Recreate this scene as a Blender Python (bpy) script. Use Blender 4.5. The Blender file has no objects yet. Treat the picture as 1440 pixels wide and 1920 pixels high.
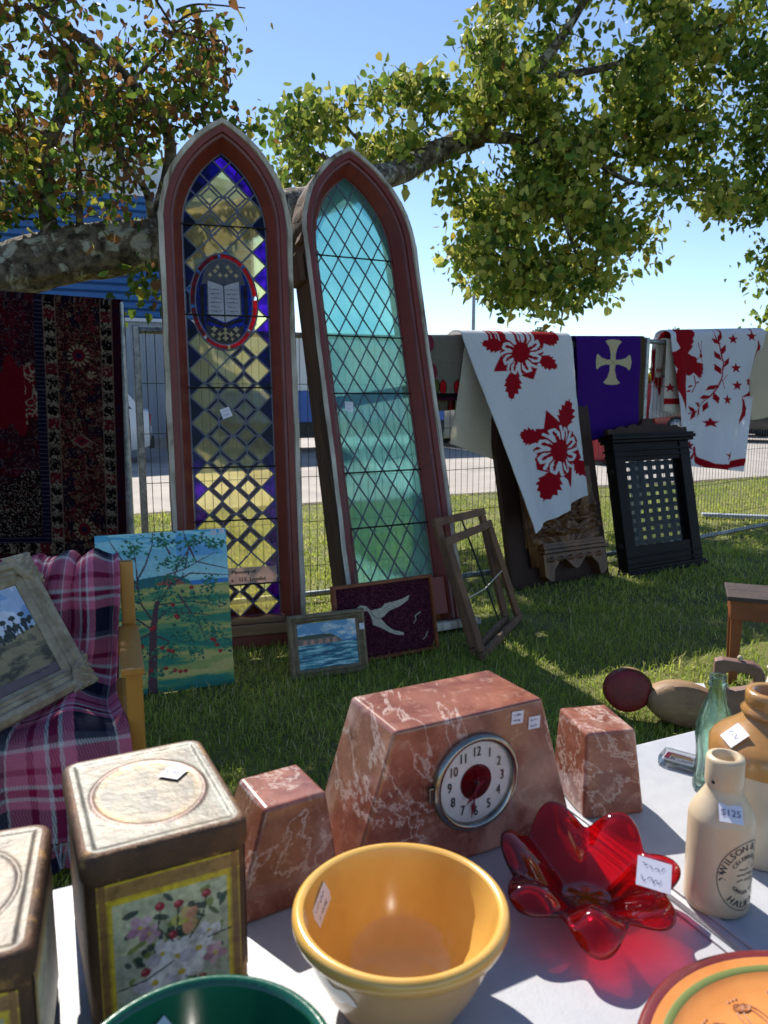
import bpy, bmesh, math, random
import numpy as np
from mathutils import Matrix, Vector
random.seed(7); RNG = np.random.default_rng(11)
scene = bpy.context.scene
C = scene.collection

# ------------------------------------------------------------------ camera, sky, sun, exposure
FPX, PITCH, HCAM = 1442.0, math.radians(8.75), 1.40
cam = bpy.data.cameras.new('camera'); cam_o = bpy.data.objects.new('camera', cam); C.objects.link(cam_o)
cam_o.location = (0, 0, HCAM); cam_o.rotation_euler = (math.radians(90) - PITCH, 0, 0)
cam.sensor_fit = 'VERTICAL'; cam.sensor_height = 36; cam.sensor_width = 27; cam.lens = FPX / 1920 * 36
cam.clip_start = 0.05; cam.clip_end = 2000
cam.dof.use_dof = True; cam.dof.focus_distance = 2.3; cam.dof.aperture_fstop = 7.5
scene.camera = cam_o
SUN_EL, SUN_DIR = math.radians(44), Vector((-0.40, 0.9165, 0)).normalized()
world = bpy.data.worlds.new('World'); scene.world = world; world.use_nodes = True
wn = world.node_tree; wn.nodes.clear()
sky = wn.nodes.new('ShaderNodeTexSky'); sky.sky_type = 'NISHITA'; sky.sun_disc = False
sky.sun_elevation = SUN_EL; sky.sun_rotation = math.atan2(SUN_DIR.x, SUN_DIR.y)
sky.air_density = 0.8; sky.dust_density = 0.05; sky.ozone_density = 2.0
bg = wn.nodes.new('ShaderNodeBackground'); bg.inputs[1].default_value = 0.11
wo = wn.nodes.new('ShaderNodeOutputWorld')
wn.links.new(sky.outputs[0], bg.inputs[0]); wn.links.new(bg.outputs[0], wo.inputs[0])
sun = bpy.data.lights.new('sun', 'SUN'); sun.energy = 4.8; sun.angle = math.radians(0.5); sun.color = (1, 0.94, 0.84)
sun_o = bpy.data.objects.new('sun', sun); C.objects.link(sun_o)
SUNV = (SUN_DIR * math.cos(SUN_EL) + Vector((0, 0, math.sin(SUN_EL))))
sun_o.rotation_euler = SUNV.to_track_quat('Z', 'Y').to_euler(); sun_o.location = (-4, 10, 12)
scene.view_settings.view_transform = 'Standard'; scene.view_settings.look = 'None'
scene.view_settings.exposure = 0.75; scene.view_settings.gamma = 1; scene.view_settings.use_curve_mapping = False
scene.cycles.max_bounces = 10; scene.cycles.transparent_max_bounces = 16; scene.cycles.transmission_bounces = 10
scene.cycles.sample_clamp_indirect = 4.0; scene.cycles.use_denoising = True

# ------------------------------------------------------------------ helpers
def ray(px, py):
    x = (px - 720) / FPX; y = (960 - py) / FPX
    return Vector((x, math.cos(PITCH) + y * math.sin(PITCH), -math.sin(PITCH) + y * math.cos(PITCH)))
CAMP = Vector((0, 0, HCAM))
def gz(px, py, z=0.0):
    r = ray(px, py); return CAMP + r * ((z - HCAM) / r.z)
def gy(px, py, Y):
    r = ray(px, py); return CAMP + r * (Y / r.y)
def gpl(px, py, P0, n):
    r = ray(px, py); return CAMP + r * ((Vector(P0) - CAMP).dot(n) / r.dot(n))

def S(r, g, b):
    f = lambda c: (c / 255 / 12.92) if c / 255 <= 0.04045 else ((c / 255 + 0.055) / 1.055) ** 2.4
    return (f(r), f(g), f(b), 1.0)

MATS = {}
def mat(name, c1, c2=None, scale=6, rough=0.6, metal=0.0, bump=0.0, bscale=None, ramp=(0.35, 0.65), stretch=(1, 1, 1),
        spec=0.5, coat=0.0, detail=8, c3=None, r3=(0.62, 0.7), s3=None, dist=0.0, transl=0.0, attr=False, wave=None):
    """principled surface, colour mixed by noise (c1..c2), optional third colour in patches"""
    m = bpy.data.materials.new(name); m.use_nodes = True; nt = m.node_tree; N, L = nt.nodes, nt.links
    b = N['Principled BSDF']; out = N['Material Output']
    tc = N.new('ShaderNodeTexCoord'); mp = N.new('ShaderNodeMapping'); mp.inputs['Scale'].default_value = stretch
    L.new(tc.outputs['Object'], mp.inputs[0])
    def noise(s, d=detail, ds=dist):
        n = N.new('ShaderNodeTexNoise'); n.inputs['Scale'].default_value = s; n.inputs['Detail'].default_value = d
        n.inputs['Roughness'].default_value = 0.62; n.inputs['Distortion'].default_value = ds
        L.new(mp.outputs[0], n.inputs['Vector']); return n
    def ramp_of(src, a, bb, ca, cb):
        r = N.new('ShaderNodeValToRGB'); r.color_ramp.elements[0].position = a; r.color_ramp.elements[1].position = bb
        r.color_ramp.elements[0].color = ca; r.color_ramp.elements[1].color = cb; L.new(src, r.inputs[0]); return r.outputs[0]
    col = None
    if attr:
        a = N.new('ShaderNodeAttribute'); a.attribute_name = 'Col'; col = a.outputs['Color']
        if c2 is not None:
            mx = N.new('ShaderNodeMix'); mx.data_type = 'RGBA'; mx.blend_type = 'MULTIPLY'; mx.inputs[0].default_value = 1
            L.new(col, mx.inputs[6]); L.new(ramp_of(noise(scale).outputs['Fac'], ramp[0], ramp[1], c1, c2), mx.inputs[7]); col = mx.outputs[2]
    elif c2 is not None:
        col = ramp_of(noise(scale).outputs['Fac'], ramp[0], ramp[1], c1, c2)
        if c3 is not None:
            mx = N.new('ShaderNodeMix'); mx.data_type = 'RGBA'
            f = ramp_of(noise(s3 or scale * 0.5, 10, 1.0).outputs['Fac'], r3[0], r3[1], (0, 0, 0, 1), (1, 1, 1, 1))
            L.new(f, mx.inputs[0]); L.new(col, mx.inputs[6]); mx.inputs[7].default_value = c3; col = mx.outputs[2]
    if col is None: b.inputs['Base Color'].default_value = c1
    else: L.new(col, b.inputs['Base Color'])
    b.inputs['Roughness'].default_value = rough; b.inputs['Metallic'].default_value = metal
    b.inputs['Specular IOR Level'].default_value = spec; b.inputs['Coat Weight'].default_value = coat; b.inputs['Coat Roughness'].default_value = 0.08
    if bump:
        bn = N.new('ShaderNodeBump'); bn.inputs['Strength'].default_value = bump; bn.inputs['Distance'].default_value = 0.01
        L.new(noise(bscale or scale * 4).outputs['Fac'], bn.inputs['Height']); L.new(bn.outputs[0], b.inputs['Normal'])
    if transl:
        t = N.new('ShaderNodeBsdfTranslucent')
        if col is None: t.inputs[0].default_value = c1
        else: L.new(col, t.inputs[0])
        ms = N.new('ShaderNodeMixShader'); ms.inputs[0].default_value = transl
        L.new(b.outputs[0], ms.inputs[1]); L.new(t.outputs[0], ms.inputs[2]); L.new(ms.outputs[0], out.inputs[0])
    MATS[name] = m; return m

def glass(name, color, rough=0.05, clear=0.5, ior=1.05, gloss=0.06, bump=0.0, bscale=30, transl=0.0, var=None):
    """window / vessel glass: refraction + straight-through share + a little gloss"""
    m = bpy.data.materials.new(name); m.use_nodes = True; nt = m.node_tree; N, L = nt.nodes, nt.links
    N.remove(N['Principled BSDF']); out = N['Material Output']
    tc = N.new('ShaderNodeTexCoord')
    col = None
    if var:
        n = N.new('ShaderNodeTexNoise'); n.inputs['Scale'].default_value = var[1]; n.inputs['Detail'].default_value = 5
        L.new(tc.outputs['Object'], n.inputs['Vector'])
        r = N.new('ShaderNodeValToRGB'); r.color_ramp.elements[0].color = color; r.color_ramp.elements[1].color = var[0]
        r.color_ramp.elements[0].position = .35; r.color_ramp.elements[1].position = .68
        L.new(n.outputs['Fac'], r.inputs[0]); col = r.outputs[0]
    def setc(node):
        if col is None: node.inputs['Color'].default_value = color
        else: L.new(col, node.inputs['Color'])
    rf = N.new('ShaderNodeBsdfRefraction'); rf.inputs['Roughness'].default_value = rough; rf.inputs['IOR'].default_value = ior; setc(rf)
    tr = N.new('ShaderNodeBsdfTransparent'); setc(tr)
    gl = N.new('ShaderNodeBsdfGlossy'); gl.inputs['Roughness'].default_value = 0.05
    if bump:
        n2 = N.new('ShaderNodeTexNoise'); n2.inputs['Scale'].default_value = bscale; n2.inputs['Detail'].default_value = 3
        mp = N.new('ShaderNodeMapping'); mp.inputs['Scale'].default_value = (1, 1, .45); L.new(tc.outputs['Object'], mp.inputs[0]); L.new(mp.outputs[0], n2.inputs['Vector'])
        bn = N.new('ShaderNodeBump'); bn.inputs['Strength'].default_value = bump; bn.inputs['Distance'].default_value = 0.01
        L.new(n2.outputs['Fac'], bn.inputs['Height']); L.new(bn.outputs[0], rf.inputs['Normal']); L.new(bn.outputs[0], gl.inputs['Normal'])
    def mix(a, b2, f):
        s = N.new('ShaderNodeMixShader'); s.inputs[0].default_value = f; L.new(a, s.inputs[1]); L.new(b2, s.inputs[2]); return s.outputs[0]
    o = mix(rf.outputs[0], tr.outputs[0], clear)
    if transl:
        t = N.new('ShaderNodeBsdfTranslucent'); setc(t); o = mix(o, t.outputs[0], transl)
    fr = N.new('ShaderNodeFresnel'); fr.inputs[0].default_value = 1.45
    s = N.new('ShaderNodeMixShader'); L.new(o, s.inputs[1]); L.new(gl.outputs[0], s.inputs[2])
    mth = N.new('ShaderNodeMath'); mth.operation = 'MULTIPLY'; mth.inputs[1].default_value = gloss * 10; mth.use_clamp = True
    L.new(fr.outputs[0], mth.inputs[0]); L.new(mth.outputs[0], s.inputs[0]); L.new(s.outputs[0], out.inputs[0])
    MATS[name] = m; return m

def hashn(ix, iy, seed=0):
    h = (ix.astype(np.int64) * 374761393 + iy.astype(np.int64) * 668265263 + seed * 974711) & 0x7fffffff
    h = (h ^ (h >> 13)) * 1274126177 & 0x7fffffff
    return ((h ^ (h >> 16)) & 0xffff) / 65535.0
def vnoise(x, y, seed=0):
    x = np.asarray(x, float); y = np.asarray(y, float)
    ix, iy = np.floor(x), np.floor(y); fx, fy = x - ix, y - iy
    fx = fx * fx * (3 - 2 * fx); fy = fy * fy * (3 - 2 * fy)
    a = hashn(ix, iy, seed); b = hashn(ix + 1, iy, seed); c = hashn(ix, iy + 1, seed); d = hashn(ix + 1, iy + 1, seed)
    return (a * (1 - fx) + b * fx) * (1 - fy) + (c * (1 - fx) + d * fx) * fy
def fbm(x, y, seed=0, o=4):
    s, a, t = 0, .5, 0
    for k in range(o):
        s = s + a * vnoise(x * 2 ** k, y * 2 ** k, seed + k * 17); t += a; a *= .5
    return s / t

class Can:
    """colours for the points of a surface: flat print, weave and paint drawn as polygons"""
    def __init__(s, X, Y, base):
        s.X, s.Y = np.asarray(X, float).ravel(), np.asarray(Y, float).ravel(); s.c = np.tile(np.array(base[:3], float), (len(s.X), 1))
    def put(s, m, col, a=1.0):
        s.c[m] = s.c[m] * (1 - a) + np.array(col[:3]) * a
    def poly(s, pts, col, a=1.0):
        P = np.array(pts, float)
        bb = (s.X >= P[:, 0].min()) & (s.X <= P[:, 0].max()) & (s.Y >= P[:, 1].min()) & (s.Y <= P[:, 1].max())
        idx = np.nonzero(bb)[0]
        if len(idx) == 0: return
        x, y = s.X[idx], s.Y[idx]; ins = np.zeros(len(idx), bool); n = len(P); j = n - 1
        for i in range(n):
            xi, yi, xj, yj = P[i, 0], P[i, 1], P[j, 0], P[j, 1]
            if yi != yj:
                ins ^= ((yi > y) != (yj > y)) & (x < (xj - xi) * (y - yi) / (yj - yi) + xi)
            j = i
        s.put(idx[ins], col, a)
    def line(s, pts, w, col, a=1.0, w2=None):
        for k, ((x0, y0), (x1, y1)) in enumerate(zip(pts[:-1], pts[1:])):
            dx, dy = x1 - x0, y1 - y0; l2 = dx * dx + dy * dy + 1e-9
            bb = np.nonzero((s.X > min(x0, x1) - w) & (s.X < max(x0, x1) + w) & (s.Y > min(y0, y1) - w) & (s.Y < max(y0, y1) + w))[0]
            if len(bb) == 0: continue
            x, y = s.X[bb], s.Y[bb]; t = np.clip(((x - x0) * dx + (y - y0) * dy) / l2, 0, 1)
            ww = w if w2 is None else w + (w2 - w) * (k + t) / (len(pts) - 1)
            s.put(bb[np.hypot(x - x0 - t * dx, y - y0 - t * dy) < ww / 2], col, a)
    def ell(s, cx, cy, rx, ry, col, a=1.0, rot=0.0):
        R = max(rx, ry); bb = np.nonzero((abs(s.X - cx) <= R) & (abs(s.Y - cy) <= R))[0]
        if len(bb) == 0: return
        x, y = s.X[bb] - cx, s.Y[bb] - cy; c, q = math.cos(rot), math.sin(rot)
        s.put(bb[((x * c + y * q) / rx) ** 2 + ((-x * q + y * c) / ry) ** 2 <= 1], col, a)
    def mulnoise(s, sx, sy, amt, seed=0):
        n = fbm(s.X * sx, s.Y * sy, seed)[:, None]; s.c *= 1 + amt * (n - .5) * 2

class MB:
    def __init__(s): s.v, s.f, s.col = [], [], None
    def add(s, vs, fs):
        o = len(s.v); s.v += [tuple(v) for v in vs]; s.f += [tuple(i + o for i in f) for f in fs]; return s
    def box(s, x0, x1, y0, y1, z0, z1, M=None, bev=0.0, taper=None):
        if bev:
            bm = bmesh.new(); bmesh.ops.create_cube(bm, size=1)
            for v in bm.verts: v.co = Vector((x0 + (v.co.x + .5) * (x1 - x0), y0 + (v.co.y + .5) * (y1 - y0), z0 + (v.co.z + .5) * (z1 - z0)))
            bmesh.ops.bevel(bm, geom=bm.edges[:], offset=bev, segments=2, affect='EDGES', profile=.6)
            bm.verts.index_update(); vs = [v.co.copy() for v in bm.verts]; fs = [[v.index for v in f.verts] for f in bm.faces]; bm.free()
        else:
            vs = [Vector((x, y, z)) for z in (z0, z1) for y in (y0, y1) for x in (x0, x1)]
            fs = [(0, 2, 3, 1), (4, 5, 7, 6), (0, 1, 5, 4), (2, 6, 7, 3), (0, 4, 6, 2), (1, 3, 7, 5)]
        if taper: vs = [taper(v) for v in vs]
        if M is not None: vs = [M @ v for v in vs]
        return s.add(vs, fs)
    def bar(s, a, b, w, h, up=(0, 0, 1), bev=0.0):
        a, b = Vector(a), Vector(b); d = b - a; l = d.length; d.normalize(); u = Vector(up)
        x = d.cross(u)
        if x.length < 1e-4: x = d.cross(Vector((0, 1, 0)))
        x.normalize(); z = x.cross(d); M = Matrix((x, d, z)).transposed().to_4x4(); M.translation = a
        return s.box(-w / 2, w / 2, 0, l, -h / 2, h / 2, M, bev)
    def tube(s, pts, r, n=8, cap=True, jit=0.0):
        pts = [Vector(p) for p in pts]; R = r if hasattr(r, '__len__') else [r] * len(pts); o = len(s.v); up = None
        for i, p in enumerate(pts):
            d = (pts[min(i + 1, len(pts) - 1)] - pts[max(i - 1, 0)]).normalized()
            if up is None:
                up = Vector((0, 0, 1)) if abs(d.z) < .9 else Vector((1, 0, 0))
            x = d.cross(up)
            if x.length < 1e-5: x = d.orthogonal()
            x.normalize(); up = x.cross(d).normalized()
            for k in range(n):
                a = 2 * math.pi * k / n; rr = R[i] * (1 + jit * (random.random() - .5))
                s.v.append(tuple(p + (x * math.cos(a) + up * math.sin(a)) * rr))
        for i in range(len(pts) - 1):
            for k in range(n):
                s.f.append((o + i * n + k, o + i * n + (k + 1) % n, o + (i + 1) * n + (k + 1) % n, o + (i + 1) * n + k))
        if cap:
            s.f.append(tuple(o + k for k in reversed(range(n)))); s.f.append(tuple(o + (len(pts) - 1) * n + k for k in range(n)))
        return s
    def lathe(s, prof, n=48, M=None, rf=None):
        o = len(s.v)
        for (r, z) in prof:
            for k in range(n):
                a = 2 * math.pi * k / n; rr = r if rf is None else rf(r, z, a); v = Vector((rr * math.cos(a), rr * math.sin(a), z))
                s.v.append(tuple(M @ v if M is not None else v))
        for i in range(len(prof) - 1):
            for k in range(n): s.f.append((o + i * n + k, o + i * n + (k + 1) % n, o + (i + 1) * n + (k + 1) % n, o + (i + 1) * n + k))
        return s
    def prism(s, poly, y0, y1, M=None):
        """polygon in x,z extruded along y"""
        n = len(poly); vs = [Vector((p[0], y0, p[1])) for p in poly] + [Vector((p[0], y1, p[1])) for p in poly]
        fs = [tuple(range(n)), tuple(reversed(range(n, 2 * n)))] + [(i, n + i, n + (i + 1) % n, (i + 1) % n) for i in range(n)]
        if M is not None: vs = [M @ v for v in vs]
        return s.add(vs, fs)
    def loft(s, rings, close=False):
        o = len(s.v); n = len(rings[0])
        for r in rings: s.v += [tuple(p) for p in r]
        for i in range(len(rings) - 1):
            for k in range(n if close else n - 1):
                s.f.append((o + i * n + k, o + i * n + (k + 1) % n, o + (i + 1) * n + (k + 1) % n, o + (i + 1) * n + k))
        return s
    def mesh(s, name, smooth=False):
        me = bpy.data.meshes.new(name); me.from_pydata(s.v, [], s.f); me.update()
        if smooth: me.polygons.foreach_set('use_smooth', [True] * len(me.polygons))
        return me

def fixn(me):
    bm = bmesh.new(); bm.from_mesh(me); bmesh.ops.recalc_face_normals(bm, faces=bm.faces); bm.to_mesh(me); bm.free()

def obj(name, mb, m, parent=None, smooth=False, autos=None, fix=True):
    me = mb if isinstance(mb, bpy.types.Mesh) else mb.mesh(name, smooth)
    if fix and not isinstance(mb, bpy.types.Mesh): fixn(me)
    o = bpy.data.objects.new(name, me); C.objects.link(o)
    if m is not None and not me.materials: me.materials.append(MATS[m] if isinstance(m, str) else m)
    if parent is not None: o.parent = parent
    if autos and smooth: me.set_sharp_from_angle(angle=math.radians(autos))
    return o
def tag(o, label=None, cat=None, group=None, kind=None):
    if label: o['label'] = label
    if cat: o['category'] = cat
    if group: o['group'] = group
    if kind: o['kind'] = kind
    return o
def thing(name, label, cat, M=None, loc=None, rz=0, group=None):
    o = bpy.data.objects.new(name, None); C.objects.link(o); o.empty_display_size = .1
    if M is not None: o.matrix_world = M
    else: o.location = loc or (0, 0, 0); o.rotation_euler = (0, 0, rz)
    return tag(o, label, cat, group)
def frame(origin, u, up_hint=(0, 0, 1), lean=0.0):
    """local x = u (horizontal), z = up leaned back by LEAN, y = into the picture"""
    u = Vector((u[0], u[1], 0)).normalized(); n = Vector((-u.y, u.x, 0))
    z = Vector((0, 0, 1)) * math.cos(lean) + n * math.sin(lean); y = z.cross(u)
    M = Matrix((u, y, z)).transposed().to_4x4(); M.translation = Vector(origin); return M

def setcol(me, c):
    a = me.color_attributes.new('Col', 'FLOAT_COLOR', 'POINT'); c = np.clip(np.asarray(c, float), 0, 1)
    a.data.foreach_set('color', np.column_stack([c, np.ones(len(c))]).astype(np.float32).ravel())
def grid_mesh(name, P, colors=None, smooth=True):
    """P: (rows, cols, 3)"""
    h, w = P.shape[:2]; me = bpy.data.meshes.new(name)
    i = np.arange(h * w).reshape(h, w); q = np.stack([i[:-1, :-1], i[1:, :-1], i[1:, 1:], i[:-1, 1:]], -1).reshape(-1, 4)
    me.vertices.add(h * w); me.vertices.foreach_set('co', P.reshape(-1, 3).astype(np.float32).ravel())
    me.loops.add(q.size); me.loops.foreach_set('vertex_index', q.ravel().astype(np.int32))
    me.polygons.add(len(q)); me.polygons.foreach_set('loop_start', np.arange(0, q.size, 4, dtype=np.int32))
    me.update(calc_edges=True); me.validate()
    me.polygons.foreach_set('use_smooth', [smooth] * len(me.polygons))
    if colors is not None: setcol(me, colors)
    return me
def quads_mesh(name, V, F, col=None):
    """V (n,3), F (m,k) numpy"""
    me = bpy.data.meshes.new(name); k = F.shape[1]
    me.vertices.add(len(V)); me.vertices.foreach_set('co', V.astype(np.float32).ravel())
    me.loops.add(F.size); me.loops.foreach_set('vertex_index', F.ravel().astype(np.int32))
    me.polygons.add(len(F)); me.polygons.foreach_set('loop_start', np.arange(0, F.size, k, dtype=np.int32))
    me.update(calc_edges=True)
    if col is not None: setcol(me, col)
    return me
def solid(o, t, off=0.0):
    m = o.modifiers.new('thick', 'SOLIDIFY'); m.thickness = t; m.offset = off; return o
def bevel(o, w, seg=2):
    m = o.modifiers.new('bevel', 'BEVEL'); m.width = w; m.segments = seg; m.limit_method = 'ANGLE'; m.angle_limit = math.radians(35); return o

_tc = {}
def text_geo(txt, size=1.0):
    """flat letter shapes: (verts (n,2), faces), centred"""
    if txt not in _tc:
        cu = bpy.data.curves.new('t', 'FONT'); cu.body = txt; cu.align_x = 'CENTER'; cu.align_y = 'CENTER'; cu.resolution_u = 3
        o = bpy.data.objects.new('t', cu); C.objects.link(o); bpy.context.view_layer.update()
        me = o.evaluated_get(bpy.context.evaluated_depsgraph_get()).to_mesh()
        _tc[txt] = ([(v.co.x, v.co.y) for v in me.vertices], [tuple(p.vertices) for p in me.polygons])
        o.to_mesh_clear(); bpy.data.objects.remove(o); bpy.data.curves.remove(cu)
    v, f = _tc[txt]; return [(x * size, y * size) for x, y in v], f
def scribble(mb, x0, x1, z, h, y, seed, n=14, w=0.0012):
    """a line of pen strokes on a price sticker"""
    r = random.Random(seed); x = x0
    pts = []
    while x < x1:
        pts.append((x, z + (r.random() - .5) * h)); x += (x1 - x0) / n
    for (ax, az), (bx, bz) in zip(pts[:-1], pts[1:]):
        if r.random() < .15: continue
        dx, dz = bx - ax, bz - az; l = math.hypot(dx, dz) or 1; nx, nz = -dz / l * w / 2, dx / l * w / 2
        mb.add([(ax + nx, y, az + nz), (bx + nx, y, bz + nz), (bx - nx, y, bz - nz), (ax - nx, y, az - nz)], [(0, 1, 2, 3)])
def sticker(parent, M, w, h, seed, lines=2, name='price_sticker', m='sticker', txt=None, curl=0.0):
    """small paper price sticker; M: local frame, x right, z up, -y outward"""
    vs = []; n = 6
    for j in range(n + 1):
        for i in range(n + 1):
            x = (i / n - .5) * w; z = (j / n - .5) * h; vs.append(M @ Vector((x, -.0006 - curl * max(0, i / n - .6) ** 2, z)))
    fs = [(j * (n + 1) + i, j * (n + 1) + i + 1, (j + 1) * (n + 1) + i + 1, (j + 1) * (n + 1) + i) for j in range(n) for i in range(n)]
    st = obj(name, MB().add(vs, fs), m, parent, fix=False)
    ink = MB()
    if txt:
        v, f = text_geo(txt, h * .5); ink.add([(x, -.0012, z) for x, z in v], f)
    else:
        for k in range(lines):
            scribble(ink, -w * .36, w * (.36 - .1 * (k % 2)), h * (.22 - k * .44 / max(1, lines - 1)) if lines > 1 else 0, h * .2, -.0012, seed * 7 + k, w=max(.0008, w * .02))
    ink.v = [tuple(M @ Vector(v)) for v in ink.v]
    obj('pen_writing', ink, 'ink', st, fix=False)
    return st
# ------------------------------------------------------------------ materials
mat('soil', S(70, 74, 34), S(112, 112, 54), 3, .95, bump=.4, bscale=40)
mat('road', S(150, 143, 137), S(168, 160, 152), 1.2, .9, bump=.15, bscale=60, c3=S(130, 124, 120), s3=.4, r3=(.55, .7))
mat('dirt', S(92, 78, 60), S(60, 52, 42), 5, .95, bump=.6, bscale=20)
mat('blue_metal', S(24, 84, 148), S(30, 96, 160), 1, .45)
mat('blue_groove', S(16, 55, 100), None, 1, .6)
mat('grey_metal', S(150, 156, 165), S(168, 173, 181), .8, .5)
mat('white_metal', S(205, 208, 214), S(222, 224, 228), .8, .5)
mat('galv', S(120, 126, 130), S(170, 175, 178), 30, .42, metal=.75, bump=.05)
mat('wire', S(62, 64, 62), S(96, 98, 95), 30, .5, metal=.5)
mat('bark', S(44, 36, 28), S(118, 106, 90), 13, .95, bump=1.0, bscale=30, ramp=(.38, .62), c3=S(168, 166, 150), s3=7, r3=(.53, .62))
mat('twig', S(52, 42, 32), S(86, 72, 58), 8, .9)
mat('leaf', (1, 1, 1, 1), None, attr=True, rough=.55, transl=.42, spec=.2)
mat('grass', (1, 1, 1, 1), None, attr=True, rough=.65, transl=.5, spec=.25)
mat('conifer', S(36, 50, 36), S(66, 84, 58), 2, .9, bump=1, bscale=6)
mat('car_white', S(225, 226, 228), None, 1, .25, coat=.6)
mat('car_black', S(30, 31, 34), None, 1, .25, coat=.6)
mat('car_red', S(140, 30, 34), None, 1, .25, coat=.6)
mat('car_glass', S(18, 22, 26), None, 1, .06)
mat('tyre', S(26, 26, 27), S(34, 34, 35), 20, .85)
mat('rim', S(160, 162, 166), None, 1, .3, metal=.8)
mat('tail_light', S(170, 20, 20), None, 1, .2, coat=.5)
mat('head_light', S(225, 228, 232), None, 1, .15)
mat('dark_plastic', S(34, 35, 38), S(44, 45, 48), 8, .6)
mat('truck_white', S(226, 228, 232), S(214, 217, 222), .7, .4)
mat('truck_blue', S(42, 92, 172), S(50, 104, 184), .7, .4)
mat('booth_red', S(158, 26, 36), S(176, 34, 42), .8, .5)
mat('booth_yellow', S(232, 216, 40), None, .8, .5)
mat('pole_grey', S(140, 146, 150), None, .8, .5, metal=.4)
mat('ink', S(60, 66, 110), None, 1, .7)
mat('sticker', S(232, 230, 240), S(222, 220, 232), 20, .75, transl=.1)

# ------------------------------------------------------------------ ground, road
u_road = Vector((.915, .403, 0)); n_road = Vector((-.403, .915, 0)); R0 = Vector((-3.0, 8.9, 0))
def lawn_z(x, y): return .012 * (fbm(x * .9 + 50, y * .9 + 50, 3, 3) - .5) * 2
xs = np.concatenate([np.linspace(-900, -12, 8), np.linspace(-9, 12, 70), np.linspace(16, 900, 8)])
ys = np.concatenate([np.linspace(-900, -6, 6), np.linspace(-3, 14, 60), np.linspace(20, 1500, 8)])
GX, GY = np.meshgrid(xs, ys); zz = lawn_z(GX, GY); zz[(abs(GX) > 12) | (GY > 8) | (GY < 0)] = 0
ground = obj('ground', grid_mesh('ground', np.dstack([GX, GY, zz])), 'soil'); tag(ground, kind='structure')
def strip(name, d0, d1, z, m, s0=-60, s1=120, wob=0.0, n=160):
    rows = []
    for d in (d0, d1):
        row = []
        for i in range(n + 1):
            s = s0 + (s1 - s0) * i / n; w = wob * (float(fbm(s * 1.3, d * 3.1, 9)) - .5) * 2 if d == d0 else 0
            p = R0 + u_road * s + n_road * (d + w); row.append((p.x, p.y, z))
        rows.append(row)
    return tag(obj(name, MB().loft(rows), m), kind='structure')
strip('road', 0.0, 70.0, .010, 'road', wob=.12, n=700)
strip('dirt_verge', -.16, .22, .006, 'dirt', wob=.16, n=700)

# ------------------------------------------------------------------ blue warehouse
ub = Vector((.913, .407, 0)).normalized(); B0 = Vector((-6.1, 19.9, 0))
Mb = frame(B0, ub)
bld = thing('warehouse', 'long warehouse with blue ribbed cladding above a pale grey ribbed wall', 'building', M=Mb)
SL, SR = -16, 2.9
mb = MB()                                                   # lower ribbed wall
n = int((SR - SL) / .15); prof = []
for i in range(n):
    x = SL + i * .15; prof += [(x, 0), (x + .10, 0), (x + .115, -.025), (x + .135, -.025)]
prof.append((SR, 0)); mb.loft([[(x, y, .25) for x, y in prof], [(x, y, 3.2) for x, y in prof]])
mb.box(SL, SR, .01, 14, .25, 3.2); obj('lower_wall', mb, 'grey_metal', bld)
obj('plinth', MB().box(SL - .05, SR + .05, -.06, 14.05, 0, .25), 'road', bld)
mb = MB(); pr_ = []                                          # blue cladding: horizontal ribs, each a board of its own below
nb = 15
for i in range(nb):
    z0 = 3.26 + i * (6.2 - 3.26) / nb; h = (6.2 - 3.26) / nb
    b_ = MB().add([(SL, -.02, z0 + .035), (SR, -.02, z0 + .035), (SR, -.06, z0 + .06), (SL, -.06, z0 + .06), (SR, -.06, z0 + h - .012), (SL, -.06, z0 + h - .012), (SR, -.02, z0 + h), (SL, -.02, z0 + h)],
                  [(0, 1, 2, 3), (3, 2, 4, 5), (5, 4, 6, 7)])
    b_.add([(SR, -.02, z0 + .035), (SR, 14, z0 + .035), (SR, 14, z0 + h), (SR, -.02, z0 + h)], [(0, 1, 2, 3)])
    obj('cladding_panel', b_, 'blue_metal', bld, fix=False)
obj('cladding_backing', MB().box(SL, SR - .01, -.018, 14, 3.2, 6.2), 'blue_groove', bld)
obj('drip_trim', MB().box(SL, SR + .03, -.10, 14.03, 3.19, 3.27), 'white_metal', bld)
mb = MB().prism([(SL, 6.22), (SR, 6.22), (SR, 6.9), (-4.2, 8.1), (SL, 8.1)], .6, 14); obj('upper_wall', mb, 'white_metal', bld)
obj('roof_edge', MB().box(SL, SR + .05, -.1, .62, 6.2, 6.32), 'white_metal', bld)
obj('downpipe', MB().tube([(-3.45, -.14, .3), (-3.45, -.14, 6.2)], .07, 8), 'white_metal', bld)

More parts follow.
